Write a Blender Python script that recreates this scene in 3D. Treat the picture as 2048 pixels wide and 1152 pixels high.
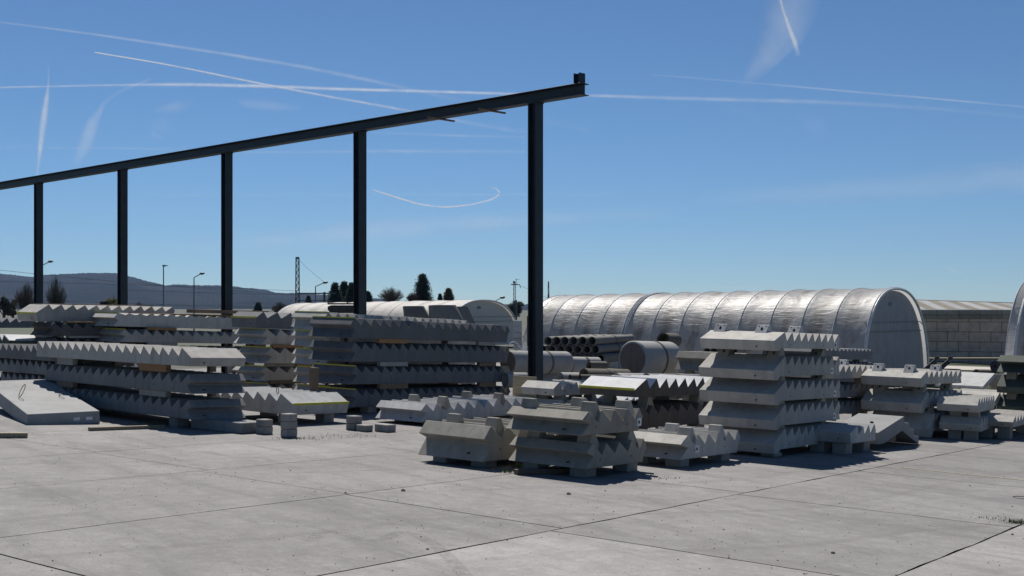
import bpy, bmesh, math, random
from math import sin, cos, radians, pi, sqrt, atan2
from mathutils import Vector, Matrix, noise
random.seed(7)
scene = bpy.context.scene
C = scene.collection
for o in list(bpy.data.objects): bpy.data.objects.remove(o)

# ------------------------------------------------------------------ camera, world, sun
F, HY, EYE = 2400.0, 617.0, 1.8
cam_d = bpy.data.cameras.new('camera'); cam = bpy.data.objects.new('camera', cam_d); C.objects.link(cam)
cam_d.sensor_width = 36; cam_d.lens = F/2048*36; cam_d.shift_y = (HY-576)/2048
cam_d.clip_start = .1; cam_d.clip_end = 300000
cam.location = (0, 0, EYE); cam.rotation_euler = (pi/2, 0, 0)
scene.camera = cam
scene.render.resolution_x = 1024; scene.render.resolution_y = 576
SUN = Vector((-.16, .63, .80)).normalized()
EL = math.asin(SUN.z); AZ = atan2(SUN.x, SUN.y)
w = bpy.data.worlds.new('World'); scene.world = w; w.use_nodes = True
nt = w.node_tree; bg = nt.nodes['Background']
sky = nt.nodes.new('ShaderNodeTexSky'); sky.sky_type = 'NISHITA'; sky.sun_disc = False
sky.sun_elevation = EL; sky.sun_rotation = AZ; sky.altitude = 2300
sky.air_density = 1.0; sky.dust_density = 0; sky.ozone_density = 10.0
tint = nt.nodes.new('ShaderNodeMix'); tint.data_type = 'RGBA'; tint.blend_type = 'MULTIPLY'; tint.inputs[0].default_value = 1
nt.links.new(sky.outputs[0], tint.inputs[6]); tint.inputs[7].default_value = (1.03, 1.10, 1.03, 1)
nt.links.new(tint.outputs[2], bg.inputs[0]); bg.inputs[1].default_value = .058
sd = bpy.data.lights.new('sun', 'SUN'); sd.energy = 5.0; sd.angle = radians(.5); sd.color = (1, .95, .88)
so = bpy.data.objects.new('sun', sd); C.objects.link(so)
so.rotation_euler = SUN.to_track_quat('Z', 'Y').to_euler()
scene.view_settings.view_transform = 'Standard'; scene.view_settings.look = 'None'
scene.view_settings.gamma = 1; scene.view_settings.exposure = .30
scene.render.engine = 'CYCLES'
scene.cycles.transparent_max_bounces = 24

# ------------------------------------------------------------------ projection and ground
GA, GB = -.033, -.018
def px(x, y, z):
    return Vector(((x-1024)/F*z, z, EYE-(y-HY)/F*z))
def sclamp(v, m):
    return v if abs(v) <= m else math.copysign(m, v)
def gnd(X, Y):
    return GA*sclamp(X, 30) + GB*min(max(Y, -20), 24)
def gp(x, y):                       # ground point seen at a pixel of the near yard
    z = EYE*F/(y-(HY-GB*F*-1 if False else HY+43.2)+.033*1024-.033*x)
    return px(x, y, z)

# ------------------------------------------------------------------ helpers
def tag(o, label=None, cat=None, group=None, kind=None):
    if label: o['label'] = label
    if cat: o['category'] = cat
    if group: o['group'] = group
    if kind: o['kind'] = kind
    return o
class MB:
    def __init__(s): s.v = []; s.f = []
    def poly(s, prof, y0, y1):      # extrude an x-z outline from y0 to y1
        n = len(prof); b = len(s.v)
        for y in (y0, y1):
            for p in prof: s.v.append((p[0], y, p[1]))
        s.f.append(tuple(b+i for i in range(n))); s.f.append(tuple(b+n+i for i in reversed(range(n))))
        for i in range(n):
            j = (i+1) % n; s.f.append((b+j, b+i, b+n+i, b+n+j))
        return s
    def box(s, a, c):
        x0, y0, z0 = a; x1, y1, z1 = c
        return s.poly([(x0, z0), (x1, z0), (x1, z1), (x0, z1)], y0, y1)
    def bar(s, a, b_, r, n=6, r2=None):
        a = Vector(a); b_ = Vector(b_); d = (b_-a).normalized()
        t = Vector((0, 0, 1)) if abs(d.z) < .9 else Vector((1, 0, 0))
        p = d.cross(t).normalized(); q = d.cross(p)
        k = len(s.v); r2 = r if r2 is None else r2
        for c, rr in ((a, r), (b_, r2)):
            for i in range(n):
                t_ = 2*pi*(i+.5)/n; s.v.append(tuple(c+p*cos(t_)*rr+q*sin(t_)*rr))
        for i in range(n):
            j = (i+1) % n; s.f.append((k+i, k+j, k+n+j, k+n+i))
        s.f.append(tuple(k+i for i in reversed(range(n)))); s.f.append(tuple(k+n+i for i in range(n)))
        return s
    def tube(s, pts, r, n=6):
        for a, b_ in zip(pts[:-1], pts[1:]): s.bar(a, b_, r, n)
        return s
    def ring(s, prof, n=40):        # lathe about local x: list of (x, radius), closed loop
        k = len(s.v); m = len(prof)
        for i in range(n):
            t = 2*pi*i/n
            for x, r in prof: s.v.append((x, r*cos(t), r*sin(t)))
        for i in range(n):
            for j in range(m):
                a = k+i*m+j; b_ = k+i*m+(j+1) % m; c = k+((i+1) % n)*m+(j+1) % m; d = k+((i+1) % n)*m+j
                s.f.append((a, b_, c, d))
        return s
    def build(s, name, m, parent=None, mat=None, bevel=0, smooth=False, angle=None):
        me = bpy.data.meshes.new(name); me.from_pydata(s.v, [], s.f); me.validate()
        bm = bmesh.new(); bm.from_mesh(me); bmesh.ops.recalc_face_normals(bm, faces=bm.faces); bm.to_mesh(me); bm.free()
        o = bpy.data.objects.new(name, me); C.objects.link(o); me.materials.append(m)
        if parent: o.parent = parent
        if mat is not None: o.matrix_world = mat
        if bevel:
            b = o.modifiers.new('edge', 'BEVEL'); b.width = bevel; b.segments = 1; b.limit_method = 'ANGLE'; b.angle_limit = radians(25)
        if smooth:
            for p in me.polygons: p.use_smooth = True
            if angle:
                ed = me.attributes.new('sharp_edge', 'BOOLEAN', 'EDGE')
                bm = bmesh.new(); bm.from_mesh(me); bm.edges.ensure_lookup_table()
                for e in bm.edges:
                    ed.data[e.index].value = len(e.link_faces) == 2 and e.calc_face_angle(0) > angle
                bm.free()
        return o
def empty(name, M, label, cat, group=None, kind=None):
    o = bpy.data.objects.new(name, None); C.objects.link(o); o.matrix_world = M; o.empty_display_size = .2
    return tag(o, label, cat, group, kind)
def frame(P, ang, level=False, sl=None, sv=None):
    a = radians(ang)
    su = 0 if level else GA*sin(a)+GB*cos(a)
    if sl is not None: su = sl
    vv = 0 if level else -GA*cos(a)+GB*sin(a)
    if sv is not None: vv = sv
    u = Vector((sin(a), cos(a), su)).normalized(); v = Vector((-cos(a), sin(a), vv))
    n = u.cross(v).normalized(); v = n.cross(u)
    M = Matrix((u, v, n)).transposed().to_4x4(); M.translation = P
    return M

# ------------------------------------------------------------------ materials
def newmat(name):
    m = bpy.data.materials.new(name); m.use_nodes = True
    return m, m.node_tree.nodes, m.node_tree.links
def N(nodes, t, **k):
    n = nodes.new(t)
    for a, b in k.items():
        if a in n.inputs: n.inputs[a].default_value = b
        else: setattr(n, a, b)
    return n
def ramp(nodes, links, src, stops):
    r = nodes.new('ShaderNodeValToRGB')
    while len(r.color_ramp.elements) < len(stops): r.color_ramp.elements.new(.5)
    for e, (p, c) in zip(r.color_ramp.elements, stops):
        e.position = p; e.color = (c, c, c, 1) if isinstance(c, (int, float)) else (*c, 1)
    links.new(src, r.inputs[0]); return r
def mixc(nodes, links, fac, a, b, mode='MIX'):
    x = nodes.new('ShaderNodeMix'); x.data_type = 'RGBA'; x.blend_type = mode
    for i, v in ((0, fac), (6, a), (7, b)):
        if isinstance(v, (int, float)): x.inputs[i].default_value = v
        elif isinstance(v, tuple): x.inputs[i].default_value = (*v, 1)
        else: links.new(v, x.inputs[i])
    return x.outputs[2]
def concrete(name, col, stain=.35, dark=(.10, .095, .085), rough=.85, streak=.75, var=.17, pits=.7):
    m, n, l = newmat(name); b = n['Principled BSDF']
    tc = N(n, 'ShaderNodeTexCoord'); oi = N(n, 'ShaderNodeObjectInfo')
    add = N(n, 'ShaderNodeVectorMath', operation='ADD'); l.new(tc.outputs['Object'], add.inputs[0])
    mul = N(n, 'ShaderNodeMath', operation='MULTIPLY'); mul.inputs[1].default_value = 37; l.new(oi.outputs['Random'], mul.inputs[0]); l.new(mul.outputs[0], add.inputs[1])
    co = add.outputs[0]
    n1 = N(n, 'ShaderNodeTexNoise', Scale=2.2, Detail=9.0, Roughness=.75); l.new(co, n1.inputs[0])
    n2 = N(n, 'ShaderNodeTexNoise', Scale=45.0, Detail=4.0, Roughness=.7); l.new(co, n2.inputs[0])
    mp = N(n, 'ShaderNodeMapping'); mp.inputs['Scale'].default_value = (7, 7, .55); l.new(co, mp.inputs[0])
    n3 = N(n, 'ShaderNodeTexNoise', Scale=1.0, Detail=4.0, Roughness=.6); l.new(mp.outputs[0], n3.inputs[0])
    c = mixc(n, l, ramp(n, l, n1.outputs[0], [(.38, 0), (.68, 1)]).outputs[0], tuple(x*.86 for x in col), tuple(min(1, x*1.12) for x in col))
    c = mixc(n, l, ramp(n, l, n2.outputs[0], [(.3, .25), (.7, 0)]).outputs[0], c, tuple(x*.55 for x in col))
    st = ramp(n, l, n3.outputs[0], [(.48, 0), (.75, streak)])
    c = mixc(n, l, st.outputs[0], c, tuple(x*.62 for x in col))
    n4 = N(n, 'ShaderNodeTexNoise', Scale=.9, Detail=7.0, Roughness=.72, Distortion=.6); l.new(co, n4.inputs[0])
    c = mixc(n, l, ramp(n, l, n4.outputs[0], [(.55, 0), (.70, stain)]).outputs[0], c, dark)
    vo = N(n, 'ShaderNodeTexVoronoi', Scale=26.0); l.new(co, vo.inputs[0])
    pit = ramp(n, l, vo.outputs[0], [(.06, pits), (.14, 0)])
    c = mixc(n, l, pit.outputs[0], c, tuple(x*.35 for x in col))
    vr = N(n, 'ShaderNodeMapRange'); vr.inputs[3].default_value = 1-var; vr.inputs[4].default_value = 1+var; l.new(oi.outputs['Random'], vr.inputs[0])
    c = mixc(n, l, 1.0, c, vr.outputs[0], 'MULTIPLY')
    l.new(c, b.inputs['Base Color']); b.inputs['Roughness'].default_value = rough; b.inputs['Specular IOR Level'].default_value = .3
    bp = N(n, 'ShaderNodeBump', Strength=.25, Distance=.01); l.new(n2.outputs[0], bp.inputs['Height']); l.new(bp.outputs[0], b.inputs['Normal'])
    return m
def plain(name, col, rough=.6, metal=0, var=.2, scale=6.0, bump=.1):
    m, n, l = newmat(name); b = n['Principled BSDF']
    tc = N(n, 'ShaderNodeTexCoord'); n1 = N(n, 'ShaderNodeTexNoise', Scale=scale, Detail=6.0, Roughness=.65); l.new(tc.outputs['Object'], n1.inputs[0])
    c = mixc(n, l, ramp(n, l, n1.outputs[0], [(.35, 0), (.7, 1)]).outputs[0], tuple(x*(1-var) for x in col), tuple(min(1, x*(1+var)) for x in col))
    l.new(c, b.inputs['Base Color']); b.inputs['Roughness'].default_value = rough; b.inputs['Metallic'].default_value = metal
    if bump:
        bp = N(n, 'ShaderNodeBump', Strength=bump, Distance=.01); l.new(n1.outputs[0], bp.inputs['Height']); l.new(bp.outputs[0], b.inputs['Normal'])
    return m
def timber_mat(name, col):
    m, n, l = newmat(name); b = n['Principled BSDF']
    tc = N(n, 'ShaderNodeTexCoord'); oi = N(n, 'ShaderNodeObjectInfo')
    mp = N(n, 'ShaderNodeMapping'); mp.inputs['Scale'].default_value = (30, 1.5, 30); l.new(tc.outputs['Object'], mp.inputs[0])
    n1 = N(n, 'ShaderNodeTexNoise', Scale=1.0, Detail=5.0, Roughness=.6); l.new(mp.outputs[0], n1.inputs[0])
    c = mixc(n, l, ramp(n, l, n1.outputs[0], [(.3, 0), (.7, 1)]).outputs[0], tuple(x*.55 for x in col), col)
    vr = N(n, 'ShaderNodeMapRange'); vr.inputs[3].default_value = .6; vr.inputs[4].default_value = 1.25; l.new(oi.outputs['Random'], vr.inputs[0])
    c = mixc(n, l, 1.0, c, vr.outputs[0], 'MULTIPLY')
    l.new(c, b.inputs['Base Color']); b.inputs['Roughness'].default_value = .85
    return m
M_LIGHT = concrete('fresh_light_concrete', (.44, .42, .385), stain=.2)
M_WHITE = concrete('new_white_concrete', (.70, .70, .70), stain=.04, streak=.25, pits=.25)
M_SLAB = concrete('smooth_slab_concrete', (.27, .272, .27), stain=.12, streak=.2)
M_GREY = concrete('grey_concrete', (.20, .20, .20), stain=.25)
M_BLUE = concrete('bluish_grey_concrete', (.165, .172, .18), stain=.2)
M_BEIGE = concrete('weathered_beige_concrete', (.33, .31, .265), stain=.45, dark=(.13, .12, .10))
M_DARK = concrete('dirty_dark_concrete', (.11, .10, .095), stain=.7, dark=(.03, .028, .026), streak=.9)
M_WHITED = concrete('white_topped_concrete', (.44, .44, .435), stain=.12)
M_MOSS = concrete('mossy_green_concrete', (.085, .10, .085), stain=.5, dark=(.03, .045, .028))
M_PIPE = concrete('pipe_concrete', (.36, .355, .345), stain=.25, streak=.2)
M_PIPED = concrete('old_brown_pipe_concrete', (.14, .125, .10), stain=.4)
M_END = concrete('rough_shaded_end', (.17, .15, .135), stain=.6, pits=.9)  # rough cast; its darker tone also carries the shade on the end face
M_BLOCK = concrete('block_concrete', (.30, .29, .27), stain=.3)
M_TIMBER = timber_mat('weathered_timber', (.22, .16, .11))
M_TIMBERN = timber_mat('fresh_orange_timber', (.36, .20, .09))
M_PLY = timber_mat('plywood', (.40, .33, .22))
M_YEL = plain('yellow_strip', (.50, .46, .03), .6, var=.15)
M_LABEL = plain('paper_label', (.62, .64, .66), .5, var=.1)
M_HOLE = plain('socket_dark', (.02, .02, .02), .8)  # near-black for print, and for the shade inside sockets and holes
M_STEEL = plain('painted_dark_steel', (.010, .018, .026), .5, metal=.0, var=.35, scale=3.0, bump=.04)
M_REBAR = plain('rebar_steel', (.05, .05, .05), .6, metal=.3)
M_GALV = plain('galvanised_pole', (.10, .13, .14), .5, metal=.2)
M_RUST = plain('rusty_brown_steel', (.16, .11, .08), .7)
M_BLACK = plain('black_machine_paint', (.02, .021, .024), .45)
M_WIRE = plain('wire', (.05, .06, .07), .5)
M_REDW = plain('red_paint', (.45, .10, .08), .6)
M_GREEN = plain('green_paint', (.02, .35, .12), .6)

# ------------------------------------------------------------------ flights of stairs
AA, BB = 37.3, -51.6
def profile(typ, n, p, H, t, first, nb, lip=0):
    r = p*.70; d = p*.30                       # gentle and steep run of each step
    if typ == 'G':
        g = first
        pr = [(.05, 0), (0, nb), (g, H)]
        x = g
        for i in range(n):
            pr += [(x+d, H-t), (x+p, H)]; x += p
        pr += [(x+.07, H-.11), (x+.02, H*.42+lip*.5), (x+.07, lip)]
        if lip: pr += [(.26, lip), (.17, 0)]
        return pr, x+.07
    a = first
    pr = [(0, 0), (a+.02, H*.47), (.01, H*.62), (a, H)]
    x = a
    for i in range(n):
        pr += [(x+r, H-t), (x+p, H)]; x += p
    pr += [(x+.10, H-.13), (x+.04, H*.45), (x-.02, 0)]
    return pr, x+.1
def flight(M, s, typ, n, W, H, mat, label, group, p=.3, t=.145, first=None, nb=None, yellow=None, sticker=None, sockets=True, loops=False, land=0, name='stair_flight', near_sock=True, topmat=None, lip=0):
    if first is None: first = .3 if typ == 'G' else .13
    if nb is None: nb = H*.35
    t = min(t, H*.6)
    pr, L = profile(typ, n, p, H, t, first, nb, lip)
    jr = random.Random(int(M.translation.x*1000)+n)
    pr = [(a+jr.gauss(0, .0035), b+(jr.gauss(0, .0035) if b > .02 else 0)) for a, b in pr]
    root = empty(name, M, label, 'stair flight', group)
    y1 = s*W
    fb = MB().poly(pr, 0, y1).build('flight_body', mat, bevel=jr.choice((.004, .008, .012))); fb.parent = root
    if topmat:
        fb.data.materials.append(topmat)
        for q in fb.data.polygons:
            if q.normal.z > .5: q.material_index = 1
    def part(nm, mb, m):
        o = mb.build(nm, m); o.parent = root; return o
    if yellow == 'top':
        x = first
        part('edge_strip', MB().box((x-.012, s*.01, H-.012), (x+.012, y1-s*.01, H+.012)), M_YEL)
    if yellow == 'nose':
        part('edge_strip', MB().box((-.010, s*.01, nb-.016), (.012, y1-s*.01, nb+.022)), M_YEL)
    if yellow == 'top' and n > 6:
        for i in range(1, n, 2):
            x = first+i*p+p*.70
            part('edge_strip', MB().box((x-.02, -s*.003, H-t-.005), (x+.012, s*.08, H-t+.012)), M_YEL)
    if sticker is not None:
        x0 = sticker if sticker > 0 else L+sticker
        z0 = H*.22
        part('paper_label', MB().box((x0, -s*.004, z0), (x0+.10, s*.002, z0+.10)), M_LABEL)
        part('printed_lines', MB().box((x0+.02, -s*.006, z0+.03), (x0+.06, s*.001, z0+.07)), M_HOLE)
    if sockets:
        for fx in (.22, .72):
            mb = MB(); c = Vector((L*fx, -s*.003, H*.33)); mb.bar(c, c+Vector((0, s*.01, 0)), .011, 8)
            part('lifting_socket', mb, M_HOLE)
        if near_sock:
            for fy in (.24,):
                xx = .035 if typ == 'Z' else .032
                zz = H*.2 if typ == 'Z' else nb*.4
                mb = MB(); c = Vector((xx-.03, s*W*fy, zz)); mb.bar(c, c+Vector((.05, 0, 0)), .010, 8)
                part('lifting_socket', mb, M_HOLE)
    if loops:
        for fx in (.3, .75):
            x = L*fx; pts = []
            for i in range(9):
                a = pi*i/8; pts.append((x+.03*cos(a)+.04*sin(a), s*.25, H-.08+.22*sin(a)))
            part('lifting_loop', MB().tube(pts, .007, 5), M_REBAR)
    return root, L
SP_N = [0]
def wedge(P, M, s, label, w_=.24, h_=.16, holes=False, group='concrete spacer wedges on the flights', mat=None):
    """trapezoid spacer sitting in a step notch; P local (u, v, n)"""
    m2 = M @ Matrix.Translation(P)
    root = empty('spacer_wedge', m2, label, 'spacer block', group)
    b = w_*.55
    MB().poly([(-b*.75, -.05), (b*.2, -.12), (b*1.1, -.05), (b*.25, h_), (-b*.3, h_)] if not holes else [(-b, -.04), (b*.2, -.12), (b*.9, -.04), (b*.35, h_), (-b*.1, h_)], 0, s*.20).build('wedge_block', mat or M_LIGHT, bevel=.006).parent = root
    if holes:
        # dark discs on the near face stand for shade in a slot and two dots
        f = lambda z: -b + (z+.04)/(h_+.04)*(b*.9)
        for yy, zz, r in ((.10, h_*.40, .018), (.10, h_*.55, .018), (.04, h_*.84, .009), (.16, h_*.84, .009)):
            c = Vector((f(zz)-.004, s*yy, zz)); mb = MB(); mb.bar(c, c+Vector((.03, 0, -.01)), r, 10)
            o = mb.build('hole', M_HOLE); o.parent = root
    return root
def batten(M, a, b, label, mat, name='timber_batten', cat='timber', group='timber battens between the flights'):
    o = MB().box(a, b).build(name, mat, mat=M, bevel=.004)
    return tag(o, label, cat, group)
def block(M, a, b, label, group='concrete support blocks on the ground', mat=None, name='support_block'):
    o = MB().box(a, b).build(name, mat or M_BLOCK, mat=M, bevel=.012)
    return tag(o, label, 'concrete block', group)
ORD = {1: ['only'], 2: ['upper', 'lower'], 3: ['top', 'middle', 'bottom'], 4: ['top', 'second', 'third', 'bottom'], 5: ['top', 'second', 'third', 'fourth', 'bottom']}
def stack(desc, z, ang, W, layers, mat, group, p=.3, sl=None, sv=None, sup='timber', base='block', blockn=None, sm=M_TIMBER):
    """layers: (x, y_bottom, y_top, type, n, options) from the top one down"""
    s = 1 if ang > 0 else -1
    od = ORD[len(layers)]
    info = []
    for k, (x, yb, yt, typ, n, op) in enumerate(layers):
        op = dict(op); lp = op.get('lip', 0); zz = op.pop('z', z); ww = op.pop('W', W); mm = op.pop('mat', mat); aa = op.pop('ang', ang); look = op.pop('look', None)
        sl_ = op.pop('sl', sl); pp = op.pop('p', p)
        M = frame(px(x, yb, zz), aa, sl=sl_, sv=sv)
        H = (yb-yt)*zz/F
        lab = ('%s flight in the %s' % (od[k], desc)) if len(layers) > 1 else desc
        if look: lab = look
        r, L = flight(M, s, typ, n, ww, H, mm, lab, group, p=pp, **op)
        info.append((M, H, L, yb, yt, zz, ww, lp))
    for k in range(1, len(info)):
        M, H, L, yb, yt, zz, ww, lp = info[k]
        gap = (info[k][4]-info[k-1][3])*zz/F
        Lm = min(L, info[k-1][2])
        hh = max(gap+.0, .03)+info[k-1][7]
        for q, fx in enumerate((.16, .78)):
            where = ('near', 'far')[q]
            if sup == 'timber':
                for e, (v0, v1) in enumerate(((.0, .5), (.5, 1))):
                    if e: continue
                    ln = .55 if q == 0 else .4
                    x0 = L*fx
                    batten(M, (x0, s*.02, H-.005), (x0+ln*1.6, s*.12, H+hh), '%s end timber under the %s flight, %s' % (where, od[k-1], desc), (M_TIMBER, M_TIMBERN, M_BLOCK, M_TIMBER)[(k+q) % 4] if sm is M_TIMBER else sm)
                    batten(M, (x0+.05, s*(ww-.15), H-.005), (x0+.15, s*(ww-.02), H+hh), 'back %s packer under the %s flight, %s' % (where, od[k-1], desc), M_TIMBER)
            else:
                for e, v0 in enumerate((.08, ww-.34)):
                    wedge(Vector((L*fx+.05, s*v0, H-.03)), M, s, '%s %s wedge under the %s flight, %s' % (('front', 'back')[e], where, od[k-1], desc), w_=.3, h_=hh+.03, group='concrete wedges between stacked flights', mat=M_BEIGE, holes=(sup == 'holes'))
    M, H, L, yb, yt, zz, ww, lp = info[-1]
    if base:
        for q, fx in enumerate((.12, .8)):
            for e, v0 in enumerate((.12, ww-.35)):
                P = M @ Vector((L*fx+.1, s*(v0+.1), 0))
                g_ = gnd(P.x, P.y)-.01; h_ = max(P.z-g_, .03)
                Mi = M.copy(); Mi.translation = P
                nm = '%s %s block under the %s' % (('front', 'back')[e], ('near', 'far')[q], desc)
                if len(nm.split()) > 16: nm = ' '.join(nm.split()[:16])
                block(Mi, (-.13, -.12, -h_), (.13, .12, -.002), nm, mat=M_BLOCK if base == 'block' else base)
    return info

GL = 'stair flights stacked in the yard'
# --- long stack at the left, near end to the right
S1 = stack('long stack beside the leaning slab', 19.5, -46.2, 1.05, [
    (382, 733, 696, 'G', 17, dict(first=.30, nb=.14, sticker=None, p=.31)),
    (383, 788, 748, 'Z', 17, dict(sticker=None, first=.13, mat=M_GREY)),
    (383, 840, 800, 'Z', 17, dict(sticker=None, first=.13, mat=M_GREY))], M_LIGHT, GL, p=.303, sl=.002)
stack('shorter stack behind the long stack', 22.7, -46.2, 1.1, [
    (170, 727, 695, 'G', 13, dict(first=.2)), (176, 757, 727, 'G', 13, dict(first=.2)), (182, 788, 758, 'G', 13, dict(first=.2))], M_GREY, GL, p=.29, sl=.0)
stack('white topped flight at the left edge', 29, -46.2, 1.35, [
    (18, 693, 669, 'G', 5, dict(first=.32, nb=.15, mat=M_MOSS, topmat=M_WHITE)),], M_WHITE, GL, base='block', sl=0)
stack('dark flight under the white topped one', 30, -46.2, 1.3, [
    (12, 735, 704, 'Z', 5, dict()),], M_MOSS, GL, sl=0)
stack('far blue grey flight at the left edge', 37, 37.3, 1.2, [
    (-40, 656, 636, 'G', 12, dict()), ], M_BLUE, GL, sl=-.01)
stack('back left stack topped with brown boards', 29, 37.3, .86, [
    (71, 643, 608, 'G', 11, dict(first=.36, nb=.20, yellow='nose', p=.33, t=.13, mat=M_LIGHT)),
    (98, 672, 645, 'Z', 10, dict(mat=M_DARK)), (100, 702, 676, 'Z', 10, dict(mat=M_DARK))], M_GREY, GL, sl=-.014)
stack('flat sided stack at the back', 29.5, 38, 1.08, [
    (226, 652.5, 625, 'Z', 17, dict(yellow='top', t=.05, first=.14)),
    (238, 684, 658, 'Z', 16, dict(yellow='top', loops=False, first=.16)), (240, 716, 691, 'Z', 16, dict())], M_LIGHT, GL, p=.305, sl=-.035)
stack('stepped stack beside the long stack', 27.5, 37.3, 1.0, [
    (522, 689, 658, 'Z', 3, dict(yellow='top', first=.18)), (530, 727, 695, 'Z', 3, dict(yellow='top', first=.18)),
    (518, 762, 733, 'Z', 3, dict(yellow='top', first=.18)), (524, 800, 768, 'Z', 3, dict(yellow='top', first=.18))], M_LIGHT, GL, p=.40)
MW = frame(px(512, 656, 27.5), 37.3)
flight(MW, 1, 'G', 2, .9, .38, M_BLUE, 'small curved flight lying on the short stepped stack', GL, first=.22, nb=.24, yellow='nose', p=.42)
stack('tall stack hidden by the dark stack', 25.6, 34, 1.0, [
    (648, 655.5, 624, 'Z', 17, dict(yellow='top', loops=True)), (648, 693.5, 662, 'Z', 17, dict(yellow='top')),
    (650, 730, 699, 'Z', 17, dict(yellow='top')), (652, 768, 736, 'Z', 17, dict(yellow='top')), (652, 804, 773, 'Z', 17, dict(yellow='top'))], M_LIGHT, GL, p=.295, sl=-.042)
stack('big dark stack in the middle', 24, 35.5, 1.2, [
    (700, 676, 635, 'Z', 18, dict(yellow='top', sticker=None)), (700, 723.5, 684, 'Z', 18, dict()),
    (702, 769, 732, 'Z', 18, dict(yellow='top')), (702, 815, 779, 'Z', 18, dict(yellow='top'))], M_BLUE, GL, p=.292, sl=-.040)
stack('bright yellow nosed flight before the stepped stack', 21.0, BB, 1.36, [
    (585, 831, 789, 'G', 6, dict(first=.34, nb=.19, yellow='nose', mat=M_WHITED, loops=True, p=.315))], M_WHITED, GL)
S8 = stack('long light flight lying before the dark stack', 21.8, AA, 1.15, [
    (841, 845, 808, 'Z', 11, dict(mat=M_WHITED, first=.15, sockets=True))], M_WHITED, GL, sl=-.022)
S9 = stack('thick short flight left of the front pair', 15.4, AA, 1.13, [
    (966, 924.5, 853, 'Z', 4, dict(first=.15, p=.34, t=.17))], M_BEIGE, GL)
S10 = stack('front pair of weathered short flights', 14.7, AA, 1.2, [
    (1163, 872, 823, 'Z', 4, dict(sticker=-.16, first=.16)), (1171, 938.5, 889, 'Z', 4, dict(first=.16))], M_BEIGE, GL, sup='wedge')
S11 = stack('wide light flight right of the front pair', 16.2, AA, .99, [
    (1360, 920, 872, 'Z', 5, dict(sticker=.42, first=.20, p=.3))], M_LIGHT, GL)
stack('stained stack left of the tower', 20.2, AA, 1.14, [
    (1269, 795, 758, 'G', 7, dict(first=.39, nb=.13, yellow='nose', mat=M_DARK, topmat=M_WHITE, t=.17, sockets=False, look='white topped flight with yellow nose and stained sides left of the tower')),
    (1275, 858, 812, 'Z', 8, dict(mat=M_DARK, sockets=False, look='black stained flight under the white one with a yellow nose'))], M_DARK, GL, sup='wedge', p=.335)
stack('small light stack at the nearest column', 21.5, AA, .75, [
    (1106, 792, 764, 'G', 5, dict(first=.22, nb=.12)), (1116, 828, 800, 'Z', 5, dict())], M_LIGHT, GL, p=.27, sup='wedge')
S12 = stack('tall tower of five flights', 18.0, AA, 1.27, [
    (1549, 702, 663, 'G', 8, dict(first=.37, nb=.15, lip=.045, sticker=-.25)), (1546, 761, 712, 'G', 8, dict(first=.42, nb=.14, lip=.06, sticker=-.40)),
    (1548, 811, 762, 'G', 8, dict(first=.40, nb=.16, lip=.06, sticker=-.3)), (1546, 861, 810, 'G', 8, dict(first=.42, nb=.14, lip=.06, sticker=-.3)),
    (1546, 909, 859, 'G', 8, dict(first=.42, nb=.14, lip=.06, sticker=-.3))], M_LIGHT, GL, p=.262, sup='holes')
stack('stack behind the left of the tower', 27, AA, 1.5, [
    (1467, 745, 706, 'Z', 3, dict()), (1467, 790, 758, 'Z', 3, dict())], M_BEIGE, GL, sup='wedge')
stack('farthest grey stack behind the tower', 29.5, AA, 1.3, [
    (1646, 719, 696, 'Z', 12, dict(t=.08)), (1646, 745, 724, 'Z', 12, dict(t=.08)), (1646, 771, 751, 'Z', 12, dict(t=.08))], M_BLUE, GL, p=.26, sup='wedge')
S16 = stack('stack behind the right of the tower', 22.8, AA, 1.2, [
    (1664, 758, 731, 'G', 7, dict(first=.3, mat=M_LIGHT)), (1662, 797, 770, 'G', 7, dict(first=.3)),
    (1662, 830, 804, 'G', 7, dict(first=.3))], M_GREY, GL, p=.29, sup='wedge')
S17 = stack('right hand stack of three wide flights', 22.8, AA, 1.19, [
    (1842, 775, 742, 'G', 7, dict(first=.36, nb=.17, lip=.05, sticker=-.4)), (1842, 827, 784, 'G', 7, dict(first=.40, nb=.18, lip=.10, sticker=-.4)),
    (1858, 876, 828, 'G', 7, dict(first=.30, nb=.17, lip=.12, sticker=-.35))], M_LIGHT, GL, p=.298, sup='holes')
stack('low three step flight before the kinked landing', 18.9, AA, .85, [
    (1700, 888, 854, 'G', 3, dict(first=.30, nb=.17, mat=M_WHITED))], M_LIGHT, GL, p=.25)
stack('pair of flights right of the wide stack', 22.5, 30, .75, [
    (1956, 826, 797, 'G', 6, dict(first=.22, nb=.13)), (1961, 864, 836, 'G', 6, dict(first=.22, nb=.13))], M_LIGHT, GL, p=.29, sup='wedge')
stack('lone low flight by the right edge', 23.0, 33, .8, [
    (2026, 855, 833, 'G', 8, dict(first=.25, nb=.10))], M_LIGHT, GL)
stack('dark mossy stack at the right edge', 25, AA, 1.8, [
    (2172, 752, 716, 'Z', 4, dict(first=.3)), (2172, 795, 757, 'G', 4, dict(first=.4)), (2172, 835, 799, 'G', 4, dict(first=.4))], M_MOSS, GL, sup='wedge')
stack('small flight behind the pair at the right', 26, AA, 1.2, [
    (1990, 812, 785, 'G', 5, dict(first=.4))], M_LIGHT, GL)
stack('small flight deep behind the tower, left', 24.5, AA, 1.1, [
    (1240, 815, 795, 'G', 5, dict(first=.3))], M_WHITED, GL, p=.25)

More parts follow.
